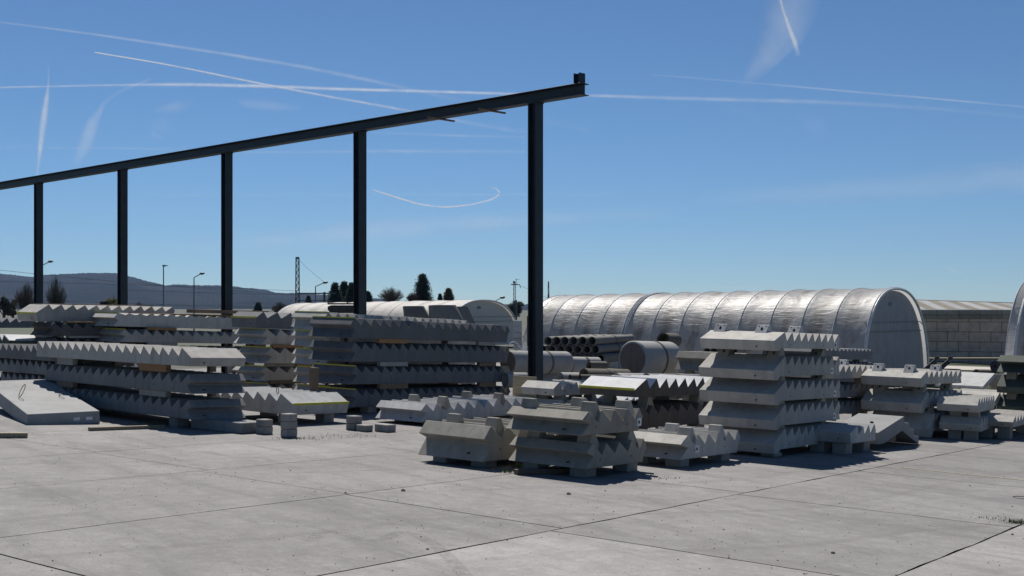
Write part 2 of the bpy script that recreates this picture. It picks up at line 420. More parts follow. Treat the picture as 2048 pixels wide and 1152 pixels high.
# wedges standing on the uppermost flights
def wedges_on(info, k, spots, desc, holes=False, mat=None, h_=.15, w_=.24):
    M, H, L, yb, yt, zz, ww, lp = info[k]
    s = 1 if M[0][1] < 0 and True else 1
    names = ['first', 'second', 'third', 'fourth', 'fifth']
    for i, (u_, v_) in enumerate(spots):
        wedge(Vector((u_, v_*ww, H-.02)), M, 1, '%s spacer from the left on %s' % (names[i], desc), holes=holes, mat=mat, h_=h_, w_=w_)
WH = 0
wedges_on(S8, 0, [(.62, .55), (.70, -.02), (2.3, .62), (2.45, .02)], 'the long light flight before the dark stack', mat=M_BEIGE, h_=.13, w_=.20)
wedges_on(S9, 0, [(.45, .68), (.40, .05)], 'the thick short flight at the front', mat=M_BEIGE, h_=.11, w_=.20)
wedges_on(S10, 0, [(.22, .72), (.40, .05), (1.05, .55), (1.15, .02)], 'the front pair of short flights', mat=M_BEIGE, h_=.12, w_=.20)
wedges_on(S11, 0, [(.85, .52), (.42, .06), (1.25, .03)], 'the wide light flight', mat=M_LIGHT, h_=.11, w_=.20)
wedges_on(S12, 0, [(.40, .78), (.40, .22), (1.3, .12)], 'the tall tower', holes=True, mat=M_WHITED, h_=.12)
wedges_on(S16, 0, [(.62, .2), (1.35, .2)], 'the stack behind the tower', holes=True, mat=M_WHITED, h_=.12)
wedges_on(S17, 0, [(.36, .72), (.36, .20), (1.6, .12)], 'the right hand wide stack', holes=True, mat=M_WHITED, h_=.12)

# --- leaning landing slab with two rebar loops, front left
PL = px(200, 847, 20.1)
ML = frame(PL, -32, sv=-.004)
r = empty('landing_slab', ML, 'pale landing slab leaning towards the camera with two wire loops', 'landing slab')
MB().poly([(0, 0), (.03, .21), (2.8, .40), (3.8, .55), (3.8, .32), (2.8, .15), (.5, 0)], 0, 1.14).build('slab_body', M_SLAB, bevel=.006).parent = r
for i, (u_, v_) in enumerate(((1.9, .22), (1.9, .90))):
    pts = []
    for k in range(13):
        a = 2*pi*k/12; pts.append((u_+.10*cos(a)-.02, v_+.028*sin(a)+.03*cos(a), .34+.13-.12*cos(a)))
    MB().tube(pts, .0065, 5).build('lifting_loop', M_REBAR).parent = r
for v_ in (.12, .32):
    mb = MB().box((.010, v_, .07), (.03, v_+.10, .12)).build('paper_label', M_LABEL); mb.parent = r
# --- turned piece with landing and a descending flight, right
MT = frame(px(1757, 889, 19.9), AA)
r = empty('landing_flight', MT, 'pale kinked landing piece with a small flight running down on its right', 'stair flight')
K8 = 1.03
pr = [(0, 0), (-.02, .19), (1.17, .41), (1.21, .30), (1.42, .29), (1.45, .19), (1.66, .17), (1.70, .06), (1.93, .04), (1.93, -.10), (1.10, .17), (.25, 0)]
MB().poly([(a*K8, b*K8) for a, b in pr], 0, .82).build('landing_body', M_SLAB, bevel=.006).parent = r
MB().bar((.60, .35, .28), (.60, .35, .334), .03, 10).build('hole', M_HOLE).parent = r  # dark disc in place of the shade inside a round opening
batten(MT, (.75, .15, -.02), (1.25, .3, .12), 'brown timber block under the kinked landing piece', M_TIMBER)
# --- sloped slab with curved row of steps, right background
MS = frame(px(1966, 778, 28), AA)
r = empty('winding_flight', MS, 'pale sloped slab with a curved row of small steps behind the right stacks', 'stair flight')
MB().poly([(0, 0), (0, .06), (.95, .36), (1.1, .30), (.2, 0)], 0, 1.1).build('slab_body', M_WHITED, bevel=.006).parent = r
mb = MB()
for i in range(7):
    a = i*.22; mb.box((1.08+i*.13, -.25-.02*i*i, .30-.05*i-.012*i*i-.2), (1.22+i*.13, .2, .34-.05*i-.012*i*i))
mb.build('step_row', M_LIGHT).parent = r

# ------------------------------------------------------------------ loose blocks and timber
def gblock(x, y, wpx, hpx, dep, label, mat=None, lift=0, ang=AA, cat='concrete block', name='concrete_block'):
    P = gp(x, y); z = P.y; wm = wpx/F*z; hm = hpx/F*z
    M = frame(P+Vector((0, 0, lift)), ang)
    o = MB().box((-.02, 0, 0), (dep, wm, hm)).build(name, mat or M_BLOCK, mat=M, bevel=.01)
    return tag(o, label, cat, 'loose concrete blocks in front of the stacks')
def gstack(x, y, wpx, hs, dep, what, names):
    P = gp(x, y); lift = 0
    for h_, nm in zip(hs, names):
        gblock(x, y, wpx, h_, dep, '%s block of the small pile %s' % (nm, what), lift=lift)
        lift += h_/F*P.y+.003
gstack(529, 869, 24, (15, 14), .18, 'left of the three block pile', ('lower', 'upper'))
gstack(577, 875, 22, (16, 15, 15), .19, 'at the foot of the yellow nosed flight', ('bottom', 'middle', 'top'))
gstack(710, 861, 24, (14, 14), .18, 'near the long light flight', ('lower', 'upper'))
gblock(733, 864, 28, 13, .16, 'single low block right of a two block pile')
gblock(776, 865, 36, 15, .2, 'wider low block nearest the long light flight')
gblock(484, 868, 160, 22, .5, 'wide dark concrete base under the near end of the long stack', mat=M_GREY)
def gtimber(x0, y0, x1, y1, hp, label, mat=M_TIMBER, d=.1):
    a = gp(x0, y0); b = gp(x1, y1); L = (b-a).length; u = (b-a).normalized(); n = Vector((0, 0, 1)); v = n.cross(u).normalized(); n = u.cross(v)
    M = Matrix((u, v, n)).transposed().to_4x4(); M.translation = a
    h_ = hp/F*a.y
    return tag(MB().box((0, 0, 0), (L, d, h_)).build('timber_beam', mat, mat=M, bevel=.004), label, 'timber', 'loose timber on the slabs')
gtimber(-60, 876, 55, 876, 10, 'squared timber lying at the left edge of the picture', M_PLY)
gtimber(181, 862, 330, 857, 7, 'thin timber lying in front of the long stack', M_PLY)
gtimber(1035, 950, 1175, 946, 10, 'flat timber on the ground under the front pair', M_TIMBER)
tag(MB().box((0, 0, 0), (.10, .16, .72)).build('timber_post', M_TIMBER, mat=frame(px(628, 812, 22.6), AA), bevel=.004), 'upright brown timber propped against the dark stack', 'timber')
tag(MB().box((0, 0, 0), (3.6, .7, .07)).build('timber_bundle', M_TIMBERN, mat=frame(px(285, 632, 30.5), 44, sl=-.02), bevel=.004), 'orange brown boards lying on the back left stack', 'timber')
tag(MB().box((0, 0, 0), (3.2, .5, .06)).build('timber_bundle', M_TIMBER, mat=frame(px(86, 612, 30.2), 40, sl=-.012), bevel=.004), 'dark boards along the top of the farthest left stack', 'timber')
tag(MB().box((0, 0, 0), (2.4, .5, .10)).build('timber_bundle', M_TIMBER, mat=frame(px(392, 626, 33), 44, sl=-.02), bevel=.004), 'brown boards between the far column and the middle stack', 'timber')
# plywood sheet behind the small stack
tag(MB().box((0, 0, 0), (.03, .6, .80)).build('plywood_sheet', M_PLY, mat=frame(px(1070, 832, 24.6), AA), bevel=.003), 'upright plywood sheet behind the small light stack', 'plywood')

# ------------------------------------------------------------------ steel frame
M_ = frame(Vector((px(1071, 617, 26).x, 26, 0)), -46.2, level=True)
G = M_.copy()
root = empty('steel_gantry', G, 'dark green steel beam on tall columns running back to the left', 'steel frame')
TOP = (HY-183)/F*26+EYE
BHT, BF, TW = .25, .26, .016
def hsec(mb, o, ax, L, b, h, tw, tf):
    """I section along local axis ax ('x' or 'z')"""
    x, y, z = o
    if ax == 'x':
        mb.box((x, y-b/2, z), (x+L, y+b/2, z+tf)); mb.box((x, y-b/2, z+h-tf), (x+L, y+b/2, z+h)); mb.box((x, y-tw/2, z+tf), (x+L, y+tw/2, z+h-tf))
    else:
        mb.box((x-h/2, y-b/2, z), (x-h/2+tf, y+b/2, z+L)); mb.box((x+h/2-tf, y-b/2, z), (x+h/2, y+b/2, z+L)); mb.box((x-h/2+tf, y-tw/2, z), (x+h/2-tf, y+tw/2, z+L))
    return mb
hsec(MB(), (-1.40, 0, TOP-BHT), 'x', 33.4, BF, BHT, .014, .018).build('beam', M_STEEL, bevel=.003).parent = root
for k in range(6):
    P = G @ Vector((6*k, 0, 0)); g_ = gnd(P.x, P.y)-.1
    col = hsec(MB(), (6*k, 0, g_), 'z', TOP-BHT-g_-.001, .235, .24, .013, .02).build('column', M_STEEL, bevel=.003); col.parent = root
    MB().box((6*k-.13, -.13, TOP-BHT-.02), (6*k+.13, .13, TOP-BHT-.002)).build('cap_plate', M_STEEL).parent = col
    st = MB()
    for dx in (-.1, .1): st.box((6*k+dx-.008, -BF/2+.004, TOP-BHT+.019), (6*k+dx+.008, -.01, TOP-.019))
    st.build('stiffener', M_STEEL).parent = root
    MB().box((6*k-.2, -.2, g_+.05), (6*k+.2, .2, g_+.12)).build('base_plate', M_STEEL).parent = col
hsec(MB(), (-1.25, 0, TOP+.001), 'z', .22, .19, .16, .012, .014).build('stub_post', M_STEEL).parent = root
for xx in (1.32, 3.0):
    MB().box((xx-.02, -.42, TOP-BHT-.04), (xx+.02, .42, TOP-BHT-.002)).build('cross_bracket', M_RUST).parent = root

# ------------------------------------------------------------------ pipes
def pipe(P, ang, L, R, t, label, mat=M_PIPE, collar=True, solid=False, group='concrete pipes stored in front of the tunnels', name='concrete_pipe', level=False, band=None):
    M = frame(P, ang, level=level)
    root = empty(name, M, label, 'concrete pipe', group)
    if solid:
        prof = [(0, 0.001), (0, R*.95), (.03, R), (L, R), (L, .001)]
    else:
        prof = [(0, R-t), (0, R), (L, R), (L, R-t)]
    MB().ring(prof, 48).build('pipe_wall', mat, smooth=True, angle=radians(35)).parent = root
    if solid:
        MB().ring([(-.006, .001), (-.006, R*.86), (.004, R*.88), (.01, .001)], 48).build('rough_end', M_END).parent = root
    if collar:
        x = L*(.5 if band is None else band)
        MB().ring([(x, R-.01), (x, R+.012), (x+.06, R+.012), (x+.06, R-.01)], 48).build('joint_ring', M_PIPED, smooth=True, angle=radians(35)).parent = root
    return root
M_PIPEM = concrete('grey_brown_pipe_concrete', (.20, .19, .175), stain=.3, streak=.2)
def pipes(z, y, xs, rp, ang, L, row, t=.14, mat=M_PIPEM):
    words = ['first', 'second', 'third', 'fourth', 'fifth', 'sixth', 'seventh', 'eighth']
    for i, x in enumerate(xs):
        R = rp/F*z; pipe(px(x, y, z), ang, L, R, R*t, '%s pipe from the left in the %s' % (words[i], row), mat=mat, level=True)
PA = 25
pipes(36, 682, [1096, 1113, 1129.5, 1147, 1165, 1184], 8.8, PA, 3.5, 'top row of the pipe stack')
pipes(36, 699, [1085, 1103.5, 1120.5, 1137.5, 1155, 1173, 1190], 9.0, PA, 3.5, 'middle row of the pipe stack')
pipes(36, 717.5, [1127, 1145, 1163, 1181, 1200], 9.3, PA, 3.5, 'bottom row of the pipe stack')
pipes(34, 702, [1414, 1427.5, 1441, 1454, 1468], 7.0, PA, 1.6, 'upper row of pipes behind the tower')
pipes(34, 717, [1420, 1434, 1448, 1461], 7.2, PA, 1.6, 'lower row of pipes behind the tower')
pipe(px(1327, 680, 37), PA, 1.2, .22, .03, 'single brown pipe on its own behind the large cylinders', mat=M_PIPED, collar=False)
# big cylinders
pipe(px(1265, 718, 28.2), 43, 1.42, .43, .1, 'big closed concrete cylinder with a rough grey end', solid=True, band=.55, name='concrete_cylinder')
pipe(px(1016, 725, 29), 45, 2.05, .29, .06, 'large smooth concrete cylinder behind the nearest column', solid=True, band=.62, name='concrete_cylinder', mat=M_PIPE)
pipe(px(1140, 731, 32.5), 60, .9, .24, .05, 'short cylinder with a dark joint right of the column', solid=True, band=.5, name='concrete_cylinder')
pipe(px(1168, 760, 27), 62, 1.15, .26, .05, 'brown ringed pipe lying below the pipe stack', mat=M_PIPED, name='concrete_pipe')
pipe(px(1232, 768, 26), 62, .8, .24, .08, 'pale pipe left under the big closed cylinder', mat=M_PIPE, collar=False)
pipe(px(1292, 772, 25.5), 62, 1.5, .27, .05, 'bluish pipe right under the big closed cylinder', mat=M_BLUE)
pipe(px(1140, 757, 25), 66, .9, .085, .02, 'thin brown pipe left of the yellow nosed white flight', mat=M_PIPED, collar=False)
pipe(px(1160, 757, 24.5), 66, .9, .085, .02, 'second thin brown pipe beside the yellow nosed white flight', mat=M_PIPED, collar=False)
pipe(px(1178, 733, 31), 62, .5, .14, .03, 'small dark pipe lying on the brown ringed pipe', mat=M_PIPED, collar=False)
pipe(px(1072, 757, 30), 62, .9, .20, .04, 'pale pipe behind the foot of the nearest column', mat=M_PIPE, collar=False)
pipe(px(1120, 762, 27.5), 62, .9, .20, .04, 'short pale pipe right of the nearest column', mat=M_PIPE, collar=False)
pipe(px(1010, 760, 28), 62, .55, .18, .03, 'pale pipe at the right end of the dark stack', mat=M_PIPE, collar=False)
pipe(px(1952, 748, 30), 62, .7, .12, .02, 'dark pipe lying on the grass bank', mat=M_PIPED, collar=False)
pipe(px(1975, 757, 29), 62, .7, .10, .02, 'smaller dark pipe below the pipe on the grass bank', mat=M_PIPED, collar=False)
pipe(px(1990, 733, 30), 62, .3, .15, .12, 'black roller end beside the mossy stack', mat=M_BLACK, collar=False)
# truncated manhole cones on the dark stack
for i, (x0, x1, yt, yb, z_) in enumerate(((808, 862, 612, 657, 33), (858, 928, 610, 662, 32), (905, 950, 613, 662, 33.5))):
    M = frame(px((x0+x1)/2, yb, z_), 0, level=True)
    rr = (x1-x0)/2/F*z_; h_ = (yb-yt)/F*z_
    root = empty('manhole_cone', M, '%s grey manhole cone standing before the white tunnel' % ('left', 'middle', 'right')[i], 'manhole cone', 'grey manhole cones behind the dark stack')
    mb = MB(); n = 40; k0 = 0
    for (zz, ra, ox) in ((0, rr*1.08, .06), (h_*.15, rr*1.06, .05), (h_*.97, rr*.80, -.11), (h_, rr*.76, -.11), (h_, rr*.66, -.11), (0.02, rr*.95, .05)):
        for q in range(n):
            t = 2*pi*q/n; mb.v.append((ra*sin(t), -ox*1.0-ra*cos(t), zz))
    for a in range(6):
        for q in range(n):
            b = (a+1) % 6; j = (q+1) % n
            mb.f.append((a*n+q, a*n+j, b*n+j, b*n+q))
    mb.build('cone_wall', M_PIPEM, smooth=True, angle=radians(40)).parent = root
    MB().bar((0, -rr*.9, h_*.45), (.0, -rr*.86, h_*.45), .02, 8).build('lifting_socket', M_HOLE).parent = root
    g_ = gnd(M.translation.x, M.translation.y)-.05
    mb = MB(); mb.ring([(g_-M.translation.z, rr*.9), (g_-M.translation.z, rr*1.05), (-.003, rr*1.05), (-.003, rr*.9)], 32)
    o = mb.build('manhole_ring', M_PIPE, mat=M @ Matrix.Rotation(-pi/2, 4, 'Y'), smooth=True, angle=radians(40))
    tag(o, 'manhole ring under the %s grey cone' % ('left', 'middle', 'right')[i], 'manhole ring', 'rings under the manhole cones')
# dark rolled bundle on a rack
M = frame(px(655, 618, 38), 80, level=True)
root = empty('rolled_bundle', M, 'dark rough rolled bundle on a rack before the white tunnel', 'bundle')
mb = MB()
for q in range(26):
    a = random.random()*2*pi; r_ = random.random()*.13
    mb.bar((random.random()*.1, r_*cos(a), r_*sin(a)), (.95-random.random()*.1, r_*cos(a), r_*sin(a)), .03, 6)
mb.build('rolls', M_BLACK).parent = root
mb = MB(); mb.box((0, -.04, .14), (.95, .04, .19)); mb.box((0, -.05, .19), (.05, .05, .25)); mb.box((.6, -.05, .19), (.65, .05, .23)); mb.box((.92, -.04, -1.5), (.98, .04, .32))
mb.build('rack', M_RUST).parent = root
# white block piles by the end of the white tunnel
for i in range(5):
    M = frame(px(1027, 688-18*0+12-i*12, 40), 0, level=True)
    tag(MB().box((0, -.28, 0), (.5, 0, .19)).build('white_block', M_WHITED, mat=M, bevel=.01), '%s white block in the pile right of the dark stack' % ('lowest', 'second lowest', 'middle', 'second highest', 'topmost')[i], 'concrete block', 'white blocks piled right of the dark stack')
tag(MB().box((0, -.35, 0), (.5, 0, 1.1)).build('timber_crate', M_TIMBER, mat=frame(px(1054, 692, 44), 0, level=True)), 'brown timber crate beside the nearest column', 'crate')
tag(MB().tube([(0, -.28+.56*k/10, .28*sin(pi*k/10)) for k in range(11)], .02, 8).build('white_arch_rim', M_WHITE, mat=frame(px(1027, 701, 38), 0, level=True)), 'small white curved rim by the pile of white blocks', 'pipe rim')

# ------------------------------------------------------------------ tunnels
RIBSP = 15.2/12
def film(name, col, transl, rough, dirt):
    m, n, l = newmat(name); b = n['Principled BSDF']; out = n['Material Output']
    tc = N(n, 'ShaderNodeTexCoord')
    mp = N(n, 'ShaderNodeMapping'); mp.inputs['Scale'].default_value = (.8, 9, 9); l.new(tc.outputs['Object'], mp.inputs[0])
    wr = N(n, 'ShaderNodeTexNoise', Scale=1.5, Detail=3.0, Roughness=.5, Distortion=1.0); l.new(mp.outputs[0], wr.inputs[0])
    mp2 = N(n, 'ShaderNodeMapping'); mp2.inputs['Scale'].default_value = (2.2, .6, .8); l.new(tc.outputs['Object'], mp2.inputs[0])
    dn = N(n, 'ShaderNodeTexNoise', Scale=1.0, Detail=6.0, Roughness=.7); l.new(mp2.outputs[0], dn.inputs[0])
    sx = N(n, 'ShaderNodeSeparateXYZ'); l.new(tc.outputs['Object'], sx.inputs[0])
    fx = N(n, 'ShaderNodeMath', operation='MULTIPLY'); l.new(sx.outputs[0], fx.inputs[0]); fx.inputs[1].default_value = 2*pi/RIBSP
    cx = N(n, 'ShaderNodeMath', operation='COSINE'); l.new(fx.outputs[0], cx.inputs[0])
    bnd = ramp(n, l, cx.outputs[0], [(.0, .0), (1, 0)]); bnd.color_ramp.elements[0].color = (1, 1, 1, 1)
    mb_ = N(n, 'ShaderNodeMath', operation='MULTIPLY'); mb_.inputs[1].default_value = -.16; l.new(cx.outputs[0], mb_.inputs[0])
    ad = N(n, 'ShaderNodeMath', operation='ADD'); l.new(dn.outputs[0], ad.inputs[0]); l.new(mb_.outputs[0], ad.inputs[1])
    c = mixc(n, l, ramp(n, l, ad.outputs[0], [(.52, 0), (.72, dirt)]).outputs[0], col, (.13, .10, .07))
    l.new(c, b.inputs['Base Color']); b.inputs['Roughness'].default_value = rough; b.inputs['Specular IOR Level'].default_value = .5
    tr = N(n, 'ShaderNodeBsdfTranslucent'); l.new(c, tr.inputs[0])
    bp = N(n, 'ShaderNodeBump', Strength=.5, Distance=.04); wr2 = N(n, 'ShaderNodeTexNoise', Scale=.55, Detail=2.0, Roughness=.5, Distortion=2.0); l.new(tc.outputs['Object'], wr2.inputs[0])
    wm = N(n, 'ShaderNodeMath', operation='MULTIPLY'); l.new(wr.outputs[0], wm.inputs[0]); l.new(ramp(n, l, wr2.outputs[0], [(.35, .15), (.65, 1)]).outputs[0], wm.inputs[1])
    mp3 = N(n, 'ShaderNodeMapping'); mp3.inputs['Scale'].default_value = (1.1, 2.6, 2.6); l.new(tc.outputs['Object'], mp3.inputs[0])
    wr3 = N(n, 'ShaderNodeTexNoise', Scale=1.0, Detail=1.5, Distortion=1.5); l.new(mp3.outputs[0], wr3.inputs[0])
    w3 = N(n, 'ShaderNodeMath', operation='MULTIPLY_ADD'); l.new(wr3.outputs[0], w3.inputs[0]); w3.inputs[1].default_value = .9; l.new(wm.outputs[0], w3.inputs[2])
    l.new(w3.outputs[0], bp.inputs['Height'])
    l.new(bp.outputs[0], b.inputs['Normal']); l.new(bp.outputs[0], tr.inputs['Normal'])
    mx = N(n, 'ShaderNodeMixShader'); mx.inputs[0].default_value = transl
    l.new(b.outputs[0], mx.inputs[1]); l.new(tr.outputs[0], mx.inputs[2]); l.new(mx.outputs[0], out.inputs[0])
    return m
M_FILM = film('silver_plastic_film', (.48, .48, .48), .52, .46, .6)
M_FILMW = film('white_fabric_cover', (.50, .48, .445), .25, .65, .45)
M_ENDP = concrete('grey_end_fabric', (.33, .335, .35), stain=.15, streak=.65, pits=0, rough=.6)
M_ENDW = film('white_end_fabric', (.60, .58, .55), .2, .7, .15)
def tunnel(P, ang, W, H, L, sl, film_m, end_m, nribs, label, end_near=True, power=.82, sag=.05, end_far=True):
    """x along the ridge away from P (near foot), y across"""
    a = radians(ang)
    u = Vector((sin(a), cos(a), sl)).normalized(); v = Vector((cos(a), -sin(a), 0)); n = u.cross(v)
    if n.z < 0: n = -n
    M = Matrix((u, v, n)).transposed().to_4x4(); M.translation = P
    root = empty('storage_tunnel', M, label, 'storage tunnel', 'arched storage tunnels')
    def arc(t, k=1.0):           # t 0..1 left foot to right foot
        th = pi*(1-t); cx, sx = cos(th), sin(th)
        return (W/2+W/2*k*math.copysign(abs(cx)**power, cx), H*k*max(sx, 0)**power)
    mb = MB(); nu = nribs*10; nv = 44
    for i in range(nu+1):
        f = i/nu*nribs; fr = f-int(f) if i < nu else 0
        k = 1-sag*.22*sin(pi*fr)**.7 if sag else 1
        for j in range(nv+1):
            t = j/nv; y, z = arc(t, k)
            wv = .03*sag/.05*sin(pi*fr)*noise.noise(Vector((f*.7, y*3.2, z*3.2)))
            mb.v.append((L*i/nu, y+wv, z+wv))
    for i in range(nu):
        for j in range(nv):
            q = i*(nv+1)+j; mb.f.append((q, q+1, q+nv+2, q+nv+1))
    mb.build('cover', film_m, smooth=True).parent = root
    for i in range(nribs+1):
        pts = []
        for j in range(33):
            y, z = arc(j/32, 1.002); pts.append((L*i/nribs, y, z))
        MB().tube(pts, .011, 6).build('rib', M_RIB).parent = root
    for xx, on in ((.12, end_near), (L-.12, end_far)):
        if not on: continue
        mb = MB(); mb.v.append((xx, W/2, 0))
        for j in range(49):
            y, z = arc(j/48, .965); mb.v.append((xx, y, z))
        for j in range(48): mb.f.append((0, j+1, j+2))
        e = mb.build('end_panel', end_m); e.parent = root
        pts = [(xx-.16, *arc(j/32, .985)) for j in range(33)]
        MB().tube(pts, .05, 8).build('end_arch', M_RIB).parent = root
        if xx < 1:
            for zz in (.62, .52):
                MB().box((xx-.035, W*.06, H*zz), (xx-.005, W*.94, H*zz+.03)).build('seam', M_SEAM).parent = root
            MB().box((xx-.03, W*.43, H*.80), (xx-.01, W*.43+.28, H*.80+.14)).build('badge', M_BADGE).parent = root
    return root
M_RIB = plain('tunnel_rib', (.62, .62, .62), .4, var=.15)
M_SEAM = plain('fabric_seam', (.25, .25, .26), .8)
M_BADGE = plain('blue_grey_badge', (.14, .22, .30), .7)
def gz(x, z):
    P = px(x, 700, z); P.z = gnd(P.x, P.y); return P
tn = tunnel(gz(1726, 42), BB, 6.5, 3.42, 15.2, -.012, M_FILM, M_ENDP, 12, 'long silver plastic tunnel behind the pipes, stained brown in places', power=.86)
tunnel(gz(893, 66), BB, 6.5, 2.62, 15.0, -.010, M_FILMW, M_ENDW, 9, 'low cream white tunnel behind the manhole cones', sag=.035)
# bundle of strap and gathered film over the middle of the long tunnel
for q in range(5):
    pts = []
    for j in range(33):
        th = pi*(1-j/32); cx_, sx_ = cos(th), sin(th); wob = .05*noise.noise(Vector((q*3, j*.3, 0)))
        pts.append((15.2*8/12+.05*(q-2)+wob, 3.25+3.262*math.copysign(abs(cx_)**.86, cx_), 3.425*max(sx_, 0)**.86))
    o = MB().tube(pts, .022, 6).build('gathered_strap', (M_RIB, M_SEAM)[q % 2]); o.parent = tn
# right edge tunnel: far end seen, runs out of the frame towards the camera
Pf = gz(2006, 38); ub = Vector((sin(radians(BB)), cos(radians(BB)), 0))
Pn = Pf-ub*9; Pn.z = gnd(Pn.x, Pn.y)
tunnel(Pn, BB, 6.0, 3.75, 9, (Pf.z-Pn.z)/9, M_FILM, M_ENDP, 7, 'silver plastic tunnel cut off by the right edge', power=.86)

# ------------------------------------------------------------------ block building far right
def blockwall(name):
    m, n, l = newmat(name); b = n['Principled BSDF']; tc = N(n, 'ShaderNodeTexCoord')
    sp = N(n, 'ShaderNodeSeparateXYZ'); l.new(tc.outputs['Object'], sp.inputs[0]); cb = N(n, 'ShaderNodeCombineXYZ')
    l.new(sp.outputs[0], cb.inputs[0]); l.new(sp.outputs[2], cb.inputs[1])
    br = N(n, 'ShaderNodeTexBrick'); br.inputs['Color1'].default_value = (.58, .46, .36, 1); br.inputs['Color2'].default_value = (.50, .40, .31, 1)
    br.inputs['Mortar'].default_value = (.06, .055, .05, 1); br.inputs['Scale'].default_value = 1; br.inputs['Brick Width'].default_value = 1.17
    br.inputs['Row Height'].default_value = .575; br.inputs['Mortar Size'].default_value = .016; l.new(cb.outputs[0], br.inputs[0])
    n1 = N(n, 'ShaderNodeTexNoise', Scale=2.0, Detail=7.0, Roughness=.7); l.new(tc.outputs['Object'], n1.inputs[0])
    c = mixc(n, l, ramp(n, l, n1.outputs[0], [(.4, 0), (.75, .6)]).outputs[0], br.outputs[0], (.12, .11, .10))
    l.new(c, b.inputs['Base Color']); b.inputs['Roughness'].default_value = .9
    return m
Pw = px(1790, 619, 71); Pe = px(2140, 619, 67.5)
uu = (Pe-Pw); uu.z = 0; LW = uu.length; uu.normalize()
vv = Vector((0, 0, 1)).cross(uu); M = Matrix((uu, vv, Vector((0, 0, 1)))).transposed().to_4x4(); M.translation = (Pw.x, Pw.y, -1.28)
root = empty('block_building', M, 'low building of big concrete blocks with a pale roof', 'building')
EV = 1.74+1.28
MB().box((0, 0, -.3), (LW, 4, EV-.55)).build('wall', blockwall('big_block_wall'), root, M).parent = root
for k in range(8):
    x0 = k*LW/8
    o = MB().poly([(-.06, EV-.54), (-.06, EV-.30), (-.30, EV-.28), (-.30, EV-.02), (-.1, EV), (.0, EV), (.0, EV-.54)], 0, 1)
    o.v = [(x0+.01+y*(LW/8-.02), x, z) for x, y, z in o.v]
    o.build('eave_panel', (M_BLOCK, M_DARKP)[k % 2] if 'M_DARKP' in globals() else M_BLOCK).parent = root
M_ROOFA = concrete('pale_roof_sheet', (.30, .31, .31), stain=.1); M_ROOFB = concrete('brown_roof_sheet', (.20, .18, .14), stain=.3)
rz0, rz1 = EV+.01, (1.8+19/F*75)+1.28; rz2 = (1.8+9/F*73)+1.28
mb = MB(); 
nst = 16
for k in range(nst):
    a, b = k/nst, (k+1)/nst
    z0, z1 = rz1+(rz2-rz1)*a, rz1+(rz2-rz1)*b
    q = MB(); sh = -1.4
    q.v = [(a*LW, -.1, rz0), (b*LW, -.1, rz0), (b*LW+sh, 5, z1), (a*LW+sh, 5, z0), (a*LW, -.1, rz0-.04), (b*LW, -.1, rz0-.04), (b*LW+sh, 5, z1-.06), (a*LW+sh, 5, z0-.06)]
    q.f = [(0, 1, 2, 3), (7, 6, 5, 4), (0, 4, 5, 1), (1, 5, 6, 2), (2, 6, 7, 3), (3, 7, 4, 0)]
    q.build('roof_sheet', (M_ROOFA, M_ROOFB)[k % 2]).parent = root
mb = MB(); mb.v = [(0-1.4, 4.95, rz1-.02), (LW-1.4, 4.95, rz2-.02), (LW-1.4, 5.1, rz2+.05), (-1.4, 5.1, rz1+.05), (-1.4, 5.1, -.3), (LW-1.4, 5.1, -.3)]
mb.f = [(0, 1, 2, 3), (3, 2, 5, 4)]; mb.build('ridge_cap', M_REBAR).parent = root
# black implement in front of the wall
for i, x in enumerate((1866, 1893)):
    M = frame(px(x, 738, 40), 30, level=True)
    root = empty('machine_arm', M, '%s black loader arm before the block building' % ('left', 'right')[i], 'machine arm', 'black loader arms')
    mb = MB(); mb.bar((0, .45, -.15), (0, -.12, .36), .035, 6); mb.bar((0, .3, -.1), (0, -.10, .26), .06, 6)
    mb.build('arm', M_BLACK).parent = root
    MB().box((-.05, -.2, .32), (.05, -.06, .42)).build('hinge', M_BLACK).parent = root
    MB().poly([(-.3, -.3), (.6, -.3), (.6, -.02), (-.1, .02)], -.35, .3).build('base_frame', M_BLACK).parent = root
tag(MB().box((0, 0, 0), (4.6, .9, .10)).build('timber_pallets', M_PLY, mat=frame(px(1846, 720, 66), 88, level=True)), 'flat pale timber lying against the foot of the block wall', 'timber')

